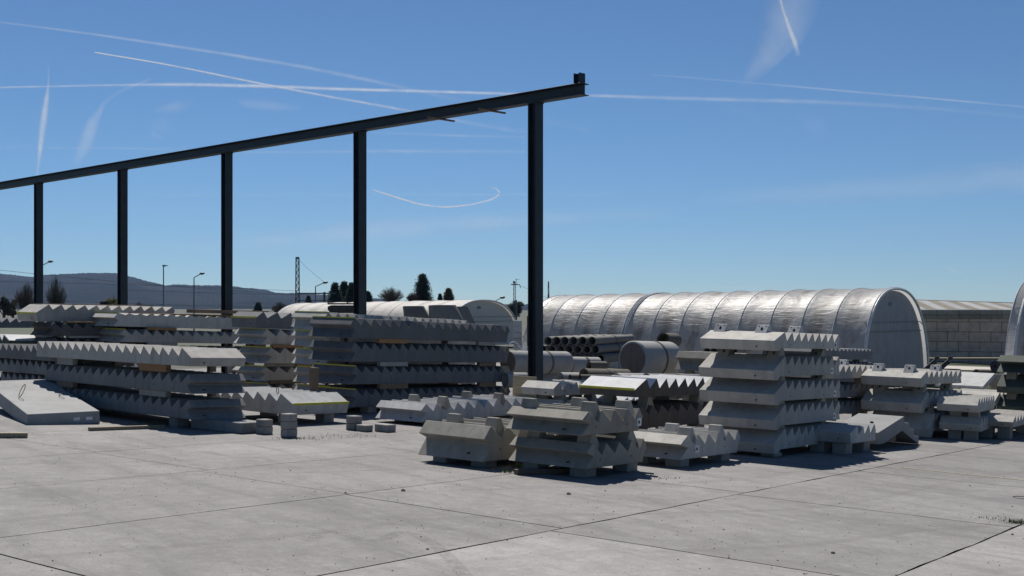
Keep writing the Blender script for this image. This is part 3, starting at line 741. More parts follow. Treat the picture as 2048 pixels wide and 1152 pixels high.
# ------------------------------------------------------------------ ground
GR = 'structure'
def gmat():
    m, n, l = newmat('yard_concrete'); b = n['Principled BSDF']; tc = N(n, 'ShaderNodeTexCoord')
    at = N(n, 'ShaderNodeAttribute'); at.attribute_name = 'tint'
    rot = N(n, 'ShaderNodeMapping'); rot.inputs['Rotation'].default_value = (0, 0, radians(51.6)); l.new(tc.outputs['Object'], rot.inputs[0])
    n1 = N(n, 'ShaderNodeTexNoise', Scale=.55, Detail=8.0, Roughness=.66); l.new(rot.outputs[0], n1.inputs[0])
    mp = N(n, 'ShaderNodeMapping'); mp.inputs['Scale'].default_value = (.35, 2.2, 1); l.new(rot.outputs[0], mp.inputs[0])
    n2 = N(n, 'ShaderNodeTexNoise', Scale=1.0, Detail=7.0, Roughness=.7, Distortion=.4); l.new(mp.outputs[0], n2.inputs[0])
    n3 = N(n, 'ShaderNodeTexNoise', Scale=38.0, Detail=5.0, Roughness=.75); l.new(tc.outputs['Object'], n3.inputs[0])
    c = mixc(n, l, ramp(n, l, n1.outputs[0], [(.32, 0), (.68, 1)]).outputs[0], (.172, .165, .161), (.262, .253, .247))
    c = mixc(n, l, ramp(n, l, n2.outputs[0], [(.48, 0), (.70, .5)]).outputs[0], c, (.09, .09, .086))
    c = mixc(n, l, ramp(n, l, n3.outputs[0], [(.36, .45), (.52, 0)]).outputs[0], c, (.12, .115, .105))
    n5 = N(n, 'ShaderNodeTexNoise', Scale=5.0, Detail=9.0, Roughness=.85); l.new(tc.outputs['Object'], n5.inputs[0])
    c = mixc(n, l, ramp(n, l, n5.outputs[0], [(.40, .32), (.52, 0)]).outputs[0], c, (.115, .108, .106))
    c = mixc(n, l, ramp(n, l, n5.outputs[0], [(.55, 0), (.68, .35)]).outputs[0], c, (.38, .368, .36))
    vo = N(n, 'ShaderNodeTexVoronoi', Scale=9.0); l.new(tc.outputs['Object'], vo.inputs[0])
    vo.inputs['Randomness'].default_value = 1
    msk = N(n, 'ShaderNodeTexNoise', Scale=.8, Detail=3.0); l.new(tc.outputs['Object'], msk.inputs[0])
    sp = ramp(n, l, vo.outputs[0], [(.03, 1), (.075, 0)]); mk = ramp(n, l, msk.outputs[0], [(.45, 0), (.6, .8)])
    mm = N(n, 'ShaderNodeMath', operation='MULTIPLY'); l.new(sp.outputs[0], mm.inputs[0]); l.new(mk.outputs[0], mm.inputs[1])
    c = mixc(n, l, mm.outputs[0], c, (.06, .058, .052))
    # looping tyre scuff
    wv = N(n, 'ShaderNodeTexWave', Scale=.16, Distortion=7.0, Detail=1.5); wv.inputs['Detail Scale'].default_value = .8; l.new(rot.outputs[0], wv.inputs[0])
    c = mixc(n, l, ramp(n, l, wv.outputs[0], [(.975, 0), (.995, .18)]).outputs[0], c, (.10, .097, .09))
    c = mixc(n, l, 1.0, c, at.outputs['Color'], 'MULTIPLY')
    l.new(c, b.inputs['Base Color']); b.inputs['Roughness'].default_value = .88; b.inputs['Specular IOR Level'].default_value = .25
    bp = N(n, 'ShaderNodeBump', Strength=.35, Distance=.01); l.new(n3.outputs[0], bp.inputs['Height']); l.new(bp.outputs[0], b.inputs['Normal'])
    return m
ua = Vector((sin(radians(AA)), cos(radians(AA)))); va = Vector((-ua.y, ua.x))
def uv(u_, v_): return ua*u_+va*v_
vl = [-14.4, -11.4, -8.5, -5.5, -2.6, .35, 3.26, 6.3, 9.12, 11.65, 14.05, 16.9, 19.7, 22.5, 25.4, 28.2, 31]
ul = [-7.2, -3.2, .8, 4.82, 9.05, 12.75, 16.4, 20.2, 24.0, 27.8, 31.6, 35.4, 39.2]
off = {14.05: .3, 11.65: .22, 9.12: .05, 6.3: 0., 3.26: -.2}
mb = MB(); tints = []
def jl(k, i):                      # small random wander of the joints, shared by both sides
    return noise.noise(Vector((k*.9, i*1.7, 3)))*.02
for a in range(len(vl)-1):
    for c in range(len(ul)-1):
        v0, v1 = vl[a], vl[a+1]; o_ = off.get(v0, 0)
        u0, u1 = ul[c]+o_, ul[c+1]+o_
        mid = uv((u0+u1)/2, (v0+v1)/2)
        if mid.y < -6: continue
        g = .013 if not (v0 < 6.4 < v1+.2) else .022
        if c == 3 and v1 <= 3.3 or c == 4 and v1 <= 3.3: g = .020
        base = .93+.14*random.random()
        if v1 <= 6.31 and v0 >= 3.2 and c == 3: base = 1.28
        if v1 <= 3.3: base = 1.32 if c < 5 else 1.02
        ns, nm = 8, 6; k0 = len(mb.v)
        for i in range(ns+1):
            for j in range(nm+1):
                U = u0+(u1-u0)*i/ns; V = v0+(v1-v0)*j/nm
                if i == 0: U += g/2+jl(c, V*2)
                if i == ns: U -= g/2-jl(c+1, V*2)
                if j == 0: V += g/2+jl(a+50, U*2)
                if j == nm: V -= g/2-jl(a+51, U*2)
                p = uv(U, V)
                e = (i in (0, ns) or j in (0, nm))
                mb.v.append((p.x, p.y, gnd(p.x, p.y)-(.003 if e else 0)))
        for i in range(ns):
            for j in range(nm):
                q = k0+i*(nm+1)+j; mb.f.append((q, q+nm+1, q+nm+2, q+1)); tints.append(base)
me = bpy.data.meshes.new('ground_slabs'); me.from_pydata(mb.v, [], mb.f)
at = me.color_attributes.new('tint', 'FLOAT_COLOR', 'CORNER')
for p in me.polygons:
    t = tints[p.index]
    for li in p.loop_indices: at.data[li].color = (t, t, t*1.0, 1)
me.materials.append(gmat())
gs = bpy.data.objects.new('pavement', me); C.objects.link(gs); tag(gs, kind=GR)
# terrain under and beyond
def terr_mat():
    m, n, l = newmat('bare_earth_and_grass'); b = n['Principled BSDF']; tc = N(n, 'ShaderNodeTexCoord')
    n1 = N(n, 'ShaderNodeTexNoise', Scale=.05, Detail=8.0, Roughness=.7); l.new(tc.outputs['Object'], n1.inputs[0])
    n2 = N(n, 'ShaderNodeTexNoise', Scale=9.0, Detail=6.0, Roughness=.7); l.new(tc.outputs['Object'], n2.inputs[0])
    c = mixc(n, l, ramp(n, l, n1.outputs[0], [(.42, 0), (.58, 1)]).outputs[0], (.075, .07, .055), (.045, .065, .025))
    c = mixc(n, l, ramp(n, l, n2.outputs[0], [(.3, .5), (.6, 0)]).outputs[0], c, (.035, .032, .026))
    l.new(c, b.inputs['Base Color']); b.inputs['Roughness'].default_value = .95
    return m
xs = [-6000, -3000, -1500, -700, -300, -120, -60]+[-45+3*i for i in range(31)]+[60, 120, 300, 700, 1500, 3000, 6000]
ys = [-40, -20, -10, 0, 6, 12, 18, 24, 30, 36, 42, 50, 60, 72, 90, 130, 200, 400, 900, 2000, 4500, 9000]
mb = MB()
for y in ys:
    for x in xs:
        mb.v.append((x, y, gnd(x, y)-.035 - (0 if y < 100 else .0)))
nx = len(xs)
for j in range(len(ys)-1):
    for i in range(nx-1):
        q = j*nx+i; mb.f.append((q, q+1, q+nx+1, q+nx))
tag(mb.build('ground', terr_mat()), kind=GR)
# pale service road before the block building
mb = MB()
for i in range(9):
    for j in range(2):
        x = 14+i*3; y = 57.5+j*5; mb.v.append((x, y, gnd(x, y)+.004))
for i in range(8): mb.f.append((2*i, 2*i+2, 2*i+3, 2*i+1))
tag(mb.build('service_road', plain('road_dust', (.42, .39, .34), .9, var=.1)), kind=GR)
# faint yellow line
mb = MB(); a = gp(1800, 935); b_ = gp(2100, 966); d = (b_-a).normalized().cross(Vector((0, 0, 1)))*.035
for k in range(7):
    p = a.lerp(b_, k/6); 
    for s_ in (-1, 1):
        q = p+d*s_; mb.v.append((q.x, q.y, gnd(q.x, q.y)+.004))
for k in range(6): mb.f.append((2*k, 2*k+2, 2*k+3, 2*k+1))
tag(mb.build('road_marking', plain('worn_yellow_paint', (.26, .245, .17), .9, var=.4, scale=20)), kind=GR)
# looping tyre scuff
sc = [(622, 1083), (638, 1068), (660, 1062), (690, 1068), (718, 1079), (748, 1083), (776, 1075), (800, 1063), (827, 1068), (858, 1082), (885, 1102), (906, 1123), (930, 1152)]
pts = [gp(*p) for p in sc]
for _ in range(2):
    q = []
    for a, b_ in zip(pts[:-1], pts[1:]): q += [a.lerp(b_, .25), a.lerp(b_, .75)]
    pts = [pts[0]]+q+[pts[-1]]
mb = MB()
for i, p in enumerate(pts):
    d = (pts[min(i+1, len(pts)-1)]-pts[max(i-1, 0)]).normalized(); nn = Vector((-d.y, d.x, 0))*.06
    for s_ in (-1, 1):
        q = p+nn*s_; mb.v.append((q.x, q.y, gnd(q.x, q.y)+.004))
for i in range(len(pts)-1): mb.f.append((2*i, 2*i+2, 2*i+3, 2*i+1))
m_, n_, l_ = newmat('rubber_scuff'); b2 = n_['Principled BSDF']; b2.inputs['Base Color'].default_value = (.06, .06, .058, 1); b2.inputs['Roughness'].default_value = .8
tc_ = N(n_, 'ShaderNodeTexCoord'); ns_ = N(n_, 'ShaderNodeTexNoise', Scale=14.0, Detail=6.0, Roughness=.75); l_.new(tc_.outputs['Object'], ns_.inputs[0])
l_.new(ramp(n_, l_, ns_.outputs[0], [(.38, 0), (.75, .34)]).outputs[0], b2.inputs['Alpha'])
tag(mb.build('tyre_mark', m_), kind='structure')
# grit
mb = MB()
for i in range(1700):
    y = random.uniform(6.5, 19); x = random.uniform(-.46, .46)*y
    if noise.noise(Vector((x*.6, y*.6, 1))) < random.uniform(-.5, .25): continue
    s_ = random.uniform(.003, .009)*(1+(random.random() < .04)*1.0); z = gnd(x, y)
    k = len(mb.v)
    for q in range(5):
        t = q*2*pi/5; mb.v.append((x+s_*cos(t)*random.uniform(.7, 1.3), y+s_*sin(t)*random.uniform(.7, 1.3), z))
    mb.v.append((x, y, z+s_*.8))
    for q in range(5): mb.f.append((k+q, k+(q+1) % 5, k+5))
tag(mb.build('grit', plain('grit_stone', (.07, .065, .06), .9)), 'dark grit scattered over the concrete slabs', 'grit', kind='stuff')
for x, y, s_ in ((887, 923, .08), (1665, 1107, .018), (1137, 989, .025), (806, 982, .025)):
    P = gp(x, y); bm = bmesh.new(); bmesh.ops.create_icosphere(bm, subdivisions=2, radius=s_)
    for v in bm.verts: v.co *= 1+.5*noise.noise(v.co*30); v.co.z *= .8
    me = bpy.data.meshes.new('stone'); bm.to_mesh(me); bm.free(); me.materials.append(M_RUST)
    o = bpy.data.objects.new('stone', me); C.objects.link(o); o.location = P+Vector((0, 0, s_*.3))
    tag(o, {887: 'brown broken chunk under the left edge of the thick short flight', 1665: 'small dark stone on the slab at the bottom right', 1137: 'small dark pebble below the front pair of flights', 806: 'small dark pebble left of the front pair, beside a joint'}[x], 'stone', 'loose stones on the slabs')
# wire loop at right edge
P = gp(2042, 996)
tag(MB().tube([(.09*cos(t*pi/8), .10*sin(t*pi/8), .006) for t in range(17)], .004, 5).build('wire_loop', M_REBAR, mat=Matrix.Translation(P)), 'thin loop of wire on the slab at the right edge', 'wire')

# grass tufts
def grass_mat(name, col):
    m, n, l = newmat(name); b = n['Principled BSDF']; oi = N(n, 'ShaderNodeTexCoord')
    n1 = N(n, 'ShaderNodeTexNoise', Scale=7.0); l.new(oi.outputs['Object'], n1.inputs[0])
    c = mixc(n, l, n1.outputs[0], tuple(x*.5 for x in col), tuple(x*1.5 for x in col)); l.new(c, b.inputs['Base Color']); b.inputs['Roughness'].default_value = .7
    return m
M_GRASS = grass_mat('grass_blades', (.09, .12, .03))
def tuft(mb, x, y, z, h, n, spread):
    for i in range(n):
        bx = x+random.gauss(0, spread); by = y+random.gauss(0, spread*.5); a = random.random()*2*pi
        hh = h*random.uniform(.4, 1.1); dx, dy = cos(a)*hh*.5, sin(a)*hh*.5; wx, wy = -sin(a)*.006, cos(a)*.006
        k = len(mb.v); mb.v += [(bx-wx, by-wy, z), (bx+wx, by+wy, z), (bx+dx, by+dy, z+hh)]; mb.f.append((k, k+1, k+2))
mb = MB()
for (x, y, h, n, sp) in ((500, 862, .14, 90, .12), (600, 878, .05, 60, .2), (660, 873, .03, 60, .4), (488, 866, .10, 40, .08), (1015, 945, .08, 60, .10), (1035, 935, .10, 40, .05), (1150, 935, .06, 20, .1),
                         (1282, 912, .12, 30, .03), (2035, 1046, .05, 70, .06), (2010, 1042, .03, 40, .10), (1975, 1037, .02, 30, .08), (1325, 957, .02, 40, .12), (1295, 950, .03, 20, .05), (300, 850, .08, 60, .2), (130, 846, .05, 30, .1), (700, 872, .02, 60, .3), (1750, 890, .03, 30, .2)):
    P = gp(x, y); tuft(mb, P.x, P.y, P.z, h, n, sp)
tag(mb.build('weeds', M_GRASS), 'small weeds growing in the joints and under the stacks', 'weeds', kind='stuff')
mb = MB()
for i in range(9000):
    y = random.uniform(38, 56); x = random.uniform(.33, .44)*y
    h = .05+.22*max(0, noise.noise(Vector((x*.7, y*.3, 0)))+.3)
    tuft(mb, x, y, gnd(x, y)-.03, h*1.2, 1, .1)
tag(mb.build('grass', M_GRASS), 'rough grass strip before the pale road', 'grass', kind='stuff')

# ------------------------------------------------------------------ trees
def leafm(name, col):
    m, n, l = newmat(name); b = n['Principled BSDF']; tc = N(n, 'ShaderNodeTexCoord')
    n1 = N(n, 'ShaderNodeTexNoise', Scale=.8, Detail=3.0); l.new(tc.outputs['Object'], n1.inputs[0])
    c = mixc(n, l, n1.outputs[0], tuple(x*.4 for x in col), tuple(x*1.6 for x in col)); l.new(c, b.inputs['Base Color']); b.inputs['Roughness'].default_value = .8
    tr = N(n, 'ShaderNodeBsdfTranslucent'); l.new(c, tr.inputs[0]); mx = N(n, 'ShaderNodeMixShader'); mx.inputs[0].default_value = .45
    l.new(b.outputs[0], mx.inputs[1]); l.new(tr.outputs[0], mx.inputs[2]); l.new(mx.outputs[0], n['Material Output'].inputs[0])
    return m
L_CON = leafm('dark_conifer_needles', (.03, .055, .035)); L_BARE = leafm('bare_twigs_brown', (.17, .12, .065)); L_YG = leafm('yellow_green_spring_leaves', (.15, .14, .05)); L_DK = leafm('dark_evergreen_leaves', (.02, .032, .018))
M_BARK = plain('bark', (.06, .05, .04), .9)
def quad(mb, c, s):
    a = Vector((random.gauss(0, 1), random.gauss(0, 1), random.gauss(0, 1))).normalized(); b = a.orthogonal().normalized(); k = len(mb.v)
    mb.v += [tuple(c-a*s), tuple(c+b*s*.6), tuple(c+a*s), tuple(c-b*s*.6)]; mb.f.append((k, k+1, k+2, k+3))
def tree(kind, xc, yt, yb, wpx, z, mat, label, name):
    P = px(xc, yb, z); H = (yb-yt)/F*z; R = wpx/2/F*z
    M = Matrix.Translation(P); root = empty(name, M, label, 'tree', 'trees beyond the yard')
    g_ = gnd(P.x, P.y)-P.z-.1
    tr = MB().bar((0, 0, g_), (0, 0, H*.5), R*.10+.08, 8, R*.05+.04); tr.bar((0, 0, H*.5), (0, 0, H*.97), R*.05+.04, 6, .02)
    mb = MB(); sz = z/F*1.15
    if kind == 'conifer':
        nb = int(30+H*5)
        for i in range(nb):
            f = (i+.3)/nb; rr = R*(1-f)**.8*random.uniform(.65, 1.1)+.1; hz = H*f
            for q in range(9):
                a = random.random()*2*pi; r1 = rr*random.uniform(.75, 1.1)
                tr.bar((0, 0, hz), (cos(a)*r1*.8, sin(a)*r1*.8, hz-r1*.15), .03, 3)
                for t in range(9):
                    g = random.uniform(.25, 1.05)
                    for w_ in range(3):
                        quad(mb, Vector((cos(a)*r1*g+random.gauss(0, .08*R), sin(a)*r1*g+random.gauss(0, .08*R), hz-r1*g*.22+random.gauss(0, .02*H))), sz*random.uniform(.7, 1.6))
    elif kind == 'bush':
        lobes = [(random.gauss(0, R*.42), random.gauss(0, R*.3), H*random.uniform(.3, .82), R*random.uniform(.25, .42)) for _ in range(16)]
        for (a, b, c, r_) in lobes:
            tr.bar((0, 0, H*.15), (a, b, c), .05, 4)
            for _ in range(230):
                d = Vector((random.gauss(0, 1), random.gauss(0, 1), random.gauss(0, 1))).normalized()*r_*random.uniform(.4, 1.1)
                quad(mb, Vector((a, b, c))+d, sz*random.uniform(.6, 1.4))
    else:   # bare: rising twigs
        for _ in range(210):
            a = random.random()*2*pi; rr = R*sqrt(random.random()); top = H*(1-.45*(rr/R)**2)*random.uniform(.75, 1.05)
            b0 = Vector((cos(a)*rr*.15, sin(a)*rr*.15, H*random.uniform(0, .35))); b1 = Vector((cos(a)*rr, sin(a)*rr, top))
            tr.bar(b0, b1, sz*.28, 3, sz*.12)
            for _ in range(17):
                t = random.uniform(.35, 1.02); p = b0.lerp(b1, t); q = p+Vector((random.gauss(0, .06*R), random.gauss(0, .06*R), random.uniform(.02, .09)*H))
                mb.bar(p, q, sz*.13, 3, sz*.06)
    mb.build('crown', mat).parent = root; tr.build('trunk', M_BARK).parent = root
tree('conifer', 845, 549, 618, 66, 120, L_CON, 'tall dark conifer standing alone above the white tunnel', 'conifer_tree')
tree('conifer', 897, 577, 616, 36, 125, L_YG, 'small yellowish conifer right of the tall dark one', 'conifer_tree')
tree('conifer', 880, 588, 606, 8, 125, L_CON, 'tiny thin conifer between two larger ones', 'conifer_tree')
tree('conifer', 670, 566, 618, 44, 115, L_CON, 'left dark conifer of the clump beside the column', 'conifer_tree')
tree('conifer', 688, 564, 618, 46, 118, L_CON, 'middle dark conifer of the clump beside the column', 'conifer_tree')
tree('conifer', 704, 566, 618, 46, 116, L_CON, 'right dark conifer of the clump, touching the column', 'conifer_tree')
tree('conifer', 735, 583, 620, 36, 120, L_CON, 'low dark conifer just right of the second nearest column', 'conifer_tree')
tree('bare', 782, 574, 612, 56, 112, L_BARE, 'leafless brown rounded tree behind the white tunnel', 'bare_tree')
tree('bare', 825, 584, 612, 26, 118, L_BARE, 'thin leafless tree left of the tall conifer', 'bare_tree')
tree('bush', 1030, 598, 650, 50, 100, L_DK, 'dark rounded pine behind the end of the white tunnel', 'pine_tree')
tree('conifer', 516, 605, 636, 28, 110, L_CON, 'small dark fir above the short stepped stack', 'conifer_tree')
tree('bare', 560, 604, 636, 40, 130, L_BARE, 'low brown bush at the far end of the white tunnel', 'bare_tree')
tree('conifer', 617, 592, 612, 14, 130, L_CON, 'tiny fir under the crossbeam of the lattice mast', 'conifer_tree')
tree('bare', 52, 566, 640, 54, 95, L_BARE, 'broad leafless brown tree at the far left', 'bare_tree')
tree('bare', 112, 556, 640, 44, 100, L_YG, 'tall yellowish leafless tree right of the far left column', 'bare_tree')
tree('bush', 228, 591, 628, 34, 105, L_YG, 'round green tree left of the second column', 'leafy_tree')
tree('bush', 214, 598, 628, 18, 104, L_DK, 'small dark shrub left of the round green tree', 'leafy_tree')
tree('bush', 8, 588, 640, 34, 100, L_DK, 'dark evergreen at the left edge', 'leafy_tree')
tree('bush', 26, 602, 640, 24, 104, L_DK, 'low dark shrub at the left, before the broad bare tree', 'leafy_tree')
tree('bare', 278, 604, 640, 20, 105, L_BARE, 'small bare tree right of the second column', 'bare_tree')

# ------------------------------------------------------------------ lamps, masts, wires
def lamp(x, yt, z, dx, label, style='arm'):
    P = px(x, yt, z); g_ = gnd(P.x, P.y); k = z/F
    root = empty('street_lamp', Matrix.Translation((P.x, P.y, g_)), label, 'street lamp', 'street lamps beyond the yard')
    h = P.z-g_
    if style == 'arm':
        MB().bar((0, 0, 0), (0, 0, h-9*k), k*1.5, 8, k*1.0).build('pole', M_GALV).parent = root
        MB().bar((0, 0, h-9*k), (dx*.68*k, 0, h-2*k), k*.9, 6).build('arm', M_GALV).parent = root
        bm = bmesh.new(); bmesh.ops.create_uvsphere(bm, u_segments=12, v_segments=8, radius=1)
        me = bpy.data.meshes.new('lamp_head'); bm.to_mesh(me); bm.free(); me.materials.append(M_GALV)
        o = bpy.data.objects.new('lamp_head', me); C.objects.link(o); o.parent = root; o.scale = (5.5*k, 3*k, 2.6*k); o.location = (dx*.85*k, 0, h-1*k); o.rotation_euler = (0, -.12, 0)
    else:
        MB().bar((0, 0, 0), (0, 0, h), k*1.3, 8, k*1.0).build('pole', M_GALV).parent = root
        MB().poly([(-2*k, h-2*k), (3*k, h-2*k), (9*k, h-.3*k), (9*k, h+.3*k), (1*k, h+1.2*k), (-2*k, h+1.0*k)], -1.5*k, 1.5*k).build('lamp_head', M_GALV).parent = root
lamp(388, 546, 70, 19, 'street lamp with a raised arm left of the third column')
lamp(327, 531, 62, 8, 'street lamp with a flat head between the second and third columns', 'flat')
lamp(631, 564, 85, 23, 'street lamp beside the lattice mast')
lamp(84, 522, 60, 20, 'street lamp half hidden by the far left column')
lamp(988, 594, 80, 20, 'low street lamp over the end of the white tunnel')
def lattice(x, yt, z, wpx, label):
    P = px(x, yt, z); g_ = gnd(P.x, P.y); k = z/F; h = P.z-g_; w_ = wpx/2*k
    root = empty('lattice_mast', Matrix.Translation((P.x, P.y, g_)), label, 'mast', 'rail masts beyond the yard')
    mb = MB(); n = 14; wt = w_*.75
    for sx, sy in ((1, 1), (1, -1), (-1, 1), (-1, -1)): mb.bar((sx*w_, sy*w_, 0), (sx*wt, sy*wt, h), k*.7, 4)
    for i in range(int(n*1.6)):
        a = i/(n*1.6)*h; b = (i+1)/(n*1.6)*h; wa = w_+(wt-w_)*a/h; wb = w_+(wt-w_)*b/h
        for sy in (1, -1):
            s = 1 if i % 2 else -1
            mb.bar((s*wa, sy*wa, a), (-s*wb, sy*wb, b), k*.55, 4); mb.bar((-wb, sy*wb, b), (wb, sy*wb, b), k*.45, 4)
            mb.bar((sy*wa, s*wa, a), (sy*wb, -s*wb, b), k*.5, 4)
    mb.build('lattice', M_WIRE).parent = root
    MB().box((-w_*.85, -w_*.85, h-1*k), (w_*.85, w_*.85, h+3*k)).build('mast_cap', M_WIRE).parent = root
    return root, k, h
r_, k, h = lattice(595, 517, 90, 8, 'dark lattice mast rising behind the white tunnel')
MB().box((0, -.08, h-71*k), (76*k, .08, h-68.5*k)).build('crossbeam', M_WIRE).parent = r_
mb = MB(); mb.box((52*k, -.1, h-90*k), (56*k, .1, h-67*k)); mb.box((0, -.06, h-85*k), (70*k, .06, h-83.5*k)); mb.build('hanger', M_WIRE).parent = r_
r_, k, h = lattice(1029, 566, 80, 5, 'lattice mast with insulators left of the nearest column')
mb = MB(); mb.box((-7*k, -.1, h-4*k), (8*k, .1, h-2*k)); mb.box((-3*k, -.1, h), (0, .1, h+4*k)); mb.box((3.5*k, -.08, h-1*k), (4.3*k, .08, h+9*k)); mb.box((1*k, -.05, h+6.5*k), (10*k, .05, h+7*k)); mb.bar((10*k, 0, h-2*k), (12*k, 0, h-10*k), .03, 4)
mb.build('insulator_arm', M_WIRE).parent = r_
P = px(1033, 600, 60); tag(MB().bar((0, 0, gnd(P.x, P.y)-P.z), (0, 0, 0), .035, 8).build('metal_pole', M_GALV, mat=Matrix.Translation(P)), 'thin bright pole in front of the dark pine', 'pole')
P = px(1097, 563, 140); k = 140/F
root = empty('chimney_mast', Matrix.Translation((P.x, P.y, gnd(P.x, P.y))), 'red and white striped mast between the column and the silver tunnel', 'mast')
h = P.z-gnd(P.x, P.y); hh = [h, h-13*k, h-26*k, h-40*k, h-54*k, h-72*k, 0]
for i in range(6):
    MB().bar((0, 0, hh[i+1]), (0, 0, hh[i]), k*(1.2+.35*(i+1)), 10, k*(1.2+.35*i)).build('mast_section', (M_REDW, M_LABEL)[i % 2]).parent = root
def wire(x0, y0, z0, x1, y1, z1, sag, label, r=.45):
    a = px(x0, y0, z0); b = px(x1, y1, z1); mb = MB(); pts = []
    for i in range(21):
        t = i/20; p = a.lerp(b, t); p.z -= sag*4*t*(1-t)*z0/F; pts.append(p)
    mb.tube(pts, r*z0/F, 4); tag(mb.build('power_line', M_WIRE), label, 'cable', 'overhead cables in the distance')
wire(-40, 536, 150, 620, 590, 200, 6, 'highest overhead cable crossing the hills at the left')
wire(-40, 562, 130, 600, 582, 160, -2, 'second overhead cable crossing the hills')
wire(250, 580, 160, 600, 590, 160, 1, 'short cable running to the lattice mast', .4)
wire(-40, 596, 130, 600, 616, 150, 2, 'low overhead cable in front of the hill foot', .4)
wire(597, 519, 90, 650, 565, 90, 2, 'thin stay from the top of the lattice mast', .3)
wire(1034, 568, 80, 1200, 640, 100, 2, 'cable falling right from the insulator mast', .3)

# ------------------------------------------------------------------ hills
def hillmat():
    m, n, l = newmat('wooded_hillside'); b = n['Principled BSDF']; tc = N(n, 'ShaderNodeTexCoord')
    n1 = N(n, 'ShaderNodeTexNoise', Scale=.006, Detail=9.0, Roughness=.7); l.new(tc.outputs['Object'], n1.inputs[0])
    n2 = N(n, 'ShaderNodeTexNoise', Scale=.06, Detail=5.0, Roughness=.8); l.new(tc.outputs['Object'], n2.inputs[0])
    c = mixc(n, l, ramp(n, l, n1.outputs[0], [(.38, 0), (.66, 1)]).outputs[0], (.016, .024, .022), (.042, .042, .034))
    c = mixc(n, l, ramp(n, l, n2.outputs[0], [(.3, .6), (.6, 0)]).outputs[0], c, (.012, .016, .012))
    l.new(c, b.inputs['Base Color']); b.inputs['Roughness'].default_value = 1; b.inputs['Specular IOR Level'].default_value = 0
    bp = N(n, 'ShaderNodeBump', Strength=1.0, Distance=8.0); l.new(n2.outputs[0], bp.inputs['Height']); l.new(bp.outputs[0], b.inputs['Normal'])
    return m
RP = [(-1400, 570), (-700, 545), (-200, 552), (0, 549), (60, 557), (100, 552), (170, 549), (235, 549), (262, 556), (300, 566), (330, 573), (355, 571), (440, 573), (480, 577), (535, 581), (550, 586), (600, 587), (700, 594), (800, 602), (900, 606), (1090, 610), (1200, 613), (1500, 618), (1900, 622), (2600, 622), (3400, 618)]
def ridge(x):
    for (a, b), (c, d) in zip(RP[:-1], RP[1:]):
        if a <= x <= c: return b+(d-b)*(x-a)/(c-a)
    return 620
mb = MB(); D0, D1 = 1900, 3300
cols = [-1400+2.5*i for i in range(1921)]
rows = 9
for x in cols:
    yr = ridge(x)+random.uniform(-1.0, .5)+.8*noise.noise(Vector((x*.05, 0, 0)))
    for j in range(rows):
        t = j/(rows-1); d = D0+(D1-D0)*t
        top = EYE-(yr-HY)/F*D1
        if j == rows-1: zz = -20
        else:
            tt = (j/(rows-2)); d = D0+(D1-D0)*tt; zz = -2+(top+2)*(sin(tt*pi/2)**1.1)
            if 0 < tt < 1: zz += 6*noise.noise(Vector((x*.01, tt*3, 0)))*sin(pi*tt)
        if j == rows-1: d = D1+500
        mb.v.append(((x-1024)/F*d, d, zz))
for i in range(len(cols)-1):
    for j in range(rows-1):
        q = i*rows+j; mb.f.append((q, q+1, q+rows+1, q+rows))
tag(mb.build('hills', hillmat(), smooth=True), kind='structure')

# ------------------------------------------------------------------ contrails
def trailmat(name, dens, soft, sc):
    m, n, l = newmat(name); out = n['Material Output']; n.remove(n['Principled BSDF'])
    tc = N(n, 'ShaderNodeTexCoord'); n1 = N(n, 'ShaderNodeTexNoise', Scale=sc, Detail=5.0, Roughness=.6); l.new(tc.outputs['Object'], n1.inputs[0])
    lw = N(n, 'ShaderNodeLayerWeight', Blend=.5)
    inv = N(n, 'ShaderNodeMath', operation='SUBTRACT'); inv.inputs[0].default_value = 1; l.new(lw.outputs['Facing'], inv.inputs[1])
    pw = N(n, 'ShaderNodeMath', operation='POWER'); pw.inputs[1].default_value = soft; l.new(inv.outputs[0], pw.inputs[0])
    rr = ramp(n, l, n1.outputs[0], [(.30, .25), (.65, 1)])
    m1 = N(n, 'ShaderNodeMath', operation='MULTIPLY'); l.new(pw.outputs[0], m1.inputs[0]); l.new(rr.outputs[0], m1.inputs[1])
    at = N(n, 'ShaderNodeAttribute'); at.attribute_name = 'dens'
    m2 = N(n, 'ShaderNodeMath', operation='MULTIPLY'); l.new(m1.outputs[0], m2.inputs[0]); l.new(at.outputs['Fac'], m2.inputs[1])
    m3 = N(n, 'ShaderNodeMath', operation='MULTIPLY'); l.new(m2.outputs[0], m3.inputs[0]); m3.inputs[1].default_value = dens
    d = N(n, 'ShaderNodeBsdfDiffuse'); d.inputs[0].default_value = (.9, .9, .9, 1); t = N(n, 'ShaderNodeBsdfTranslucent'); t.inputs[0].default_value = (.9, .9, .9, 1)
    a = N(n, 'ShaderNodeMixShader'); a.inputs[0].default_value = .5; l.new(d.outputs[0], a.inputs[1]); l.new(t.outputs[0], a.inputs[2])
    tr = N(n, 'ShaderNodeBsdfTransparent'); mx = N(n, 'ShaderNodeMixShader'); l.new(m3.outputs[0], mx.inputs[0]); l.new(tr.outputs[0], mx.inputs[1]); l.new(a.outputs[0], mx.inputs[2])
    l.new(mx.outputs[0], out.inputs[0]); return m
M_TRA = trailmat('fresh_vapour', .62, 2.2, .0009); M_TRB = trailmat('thin_vapour', .36, 1.6, .0006); M_TRC = trailmat('wispy_vapour', .2, 2.0, .0004)
ALT = 9000.
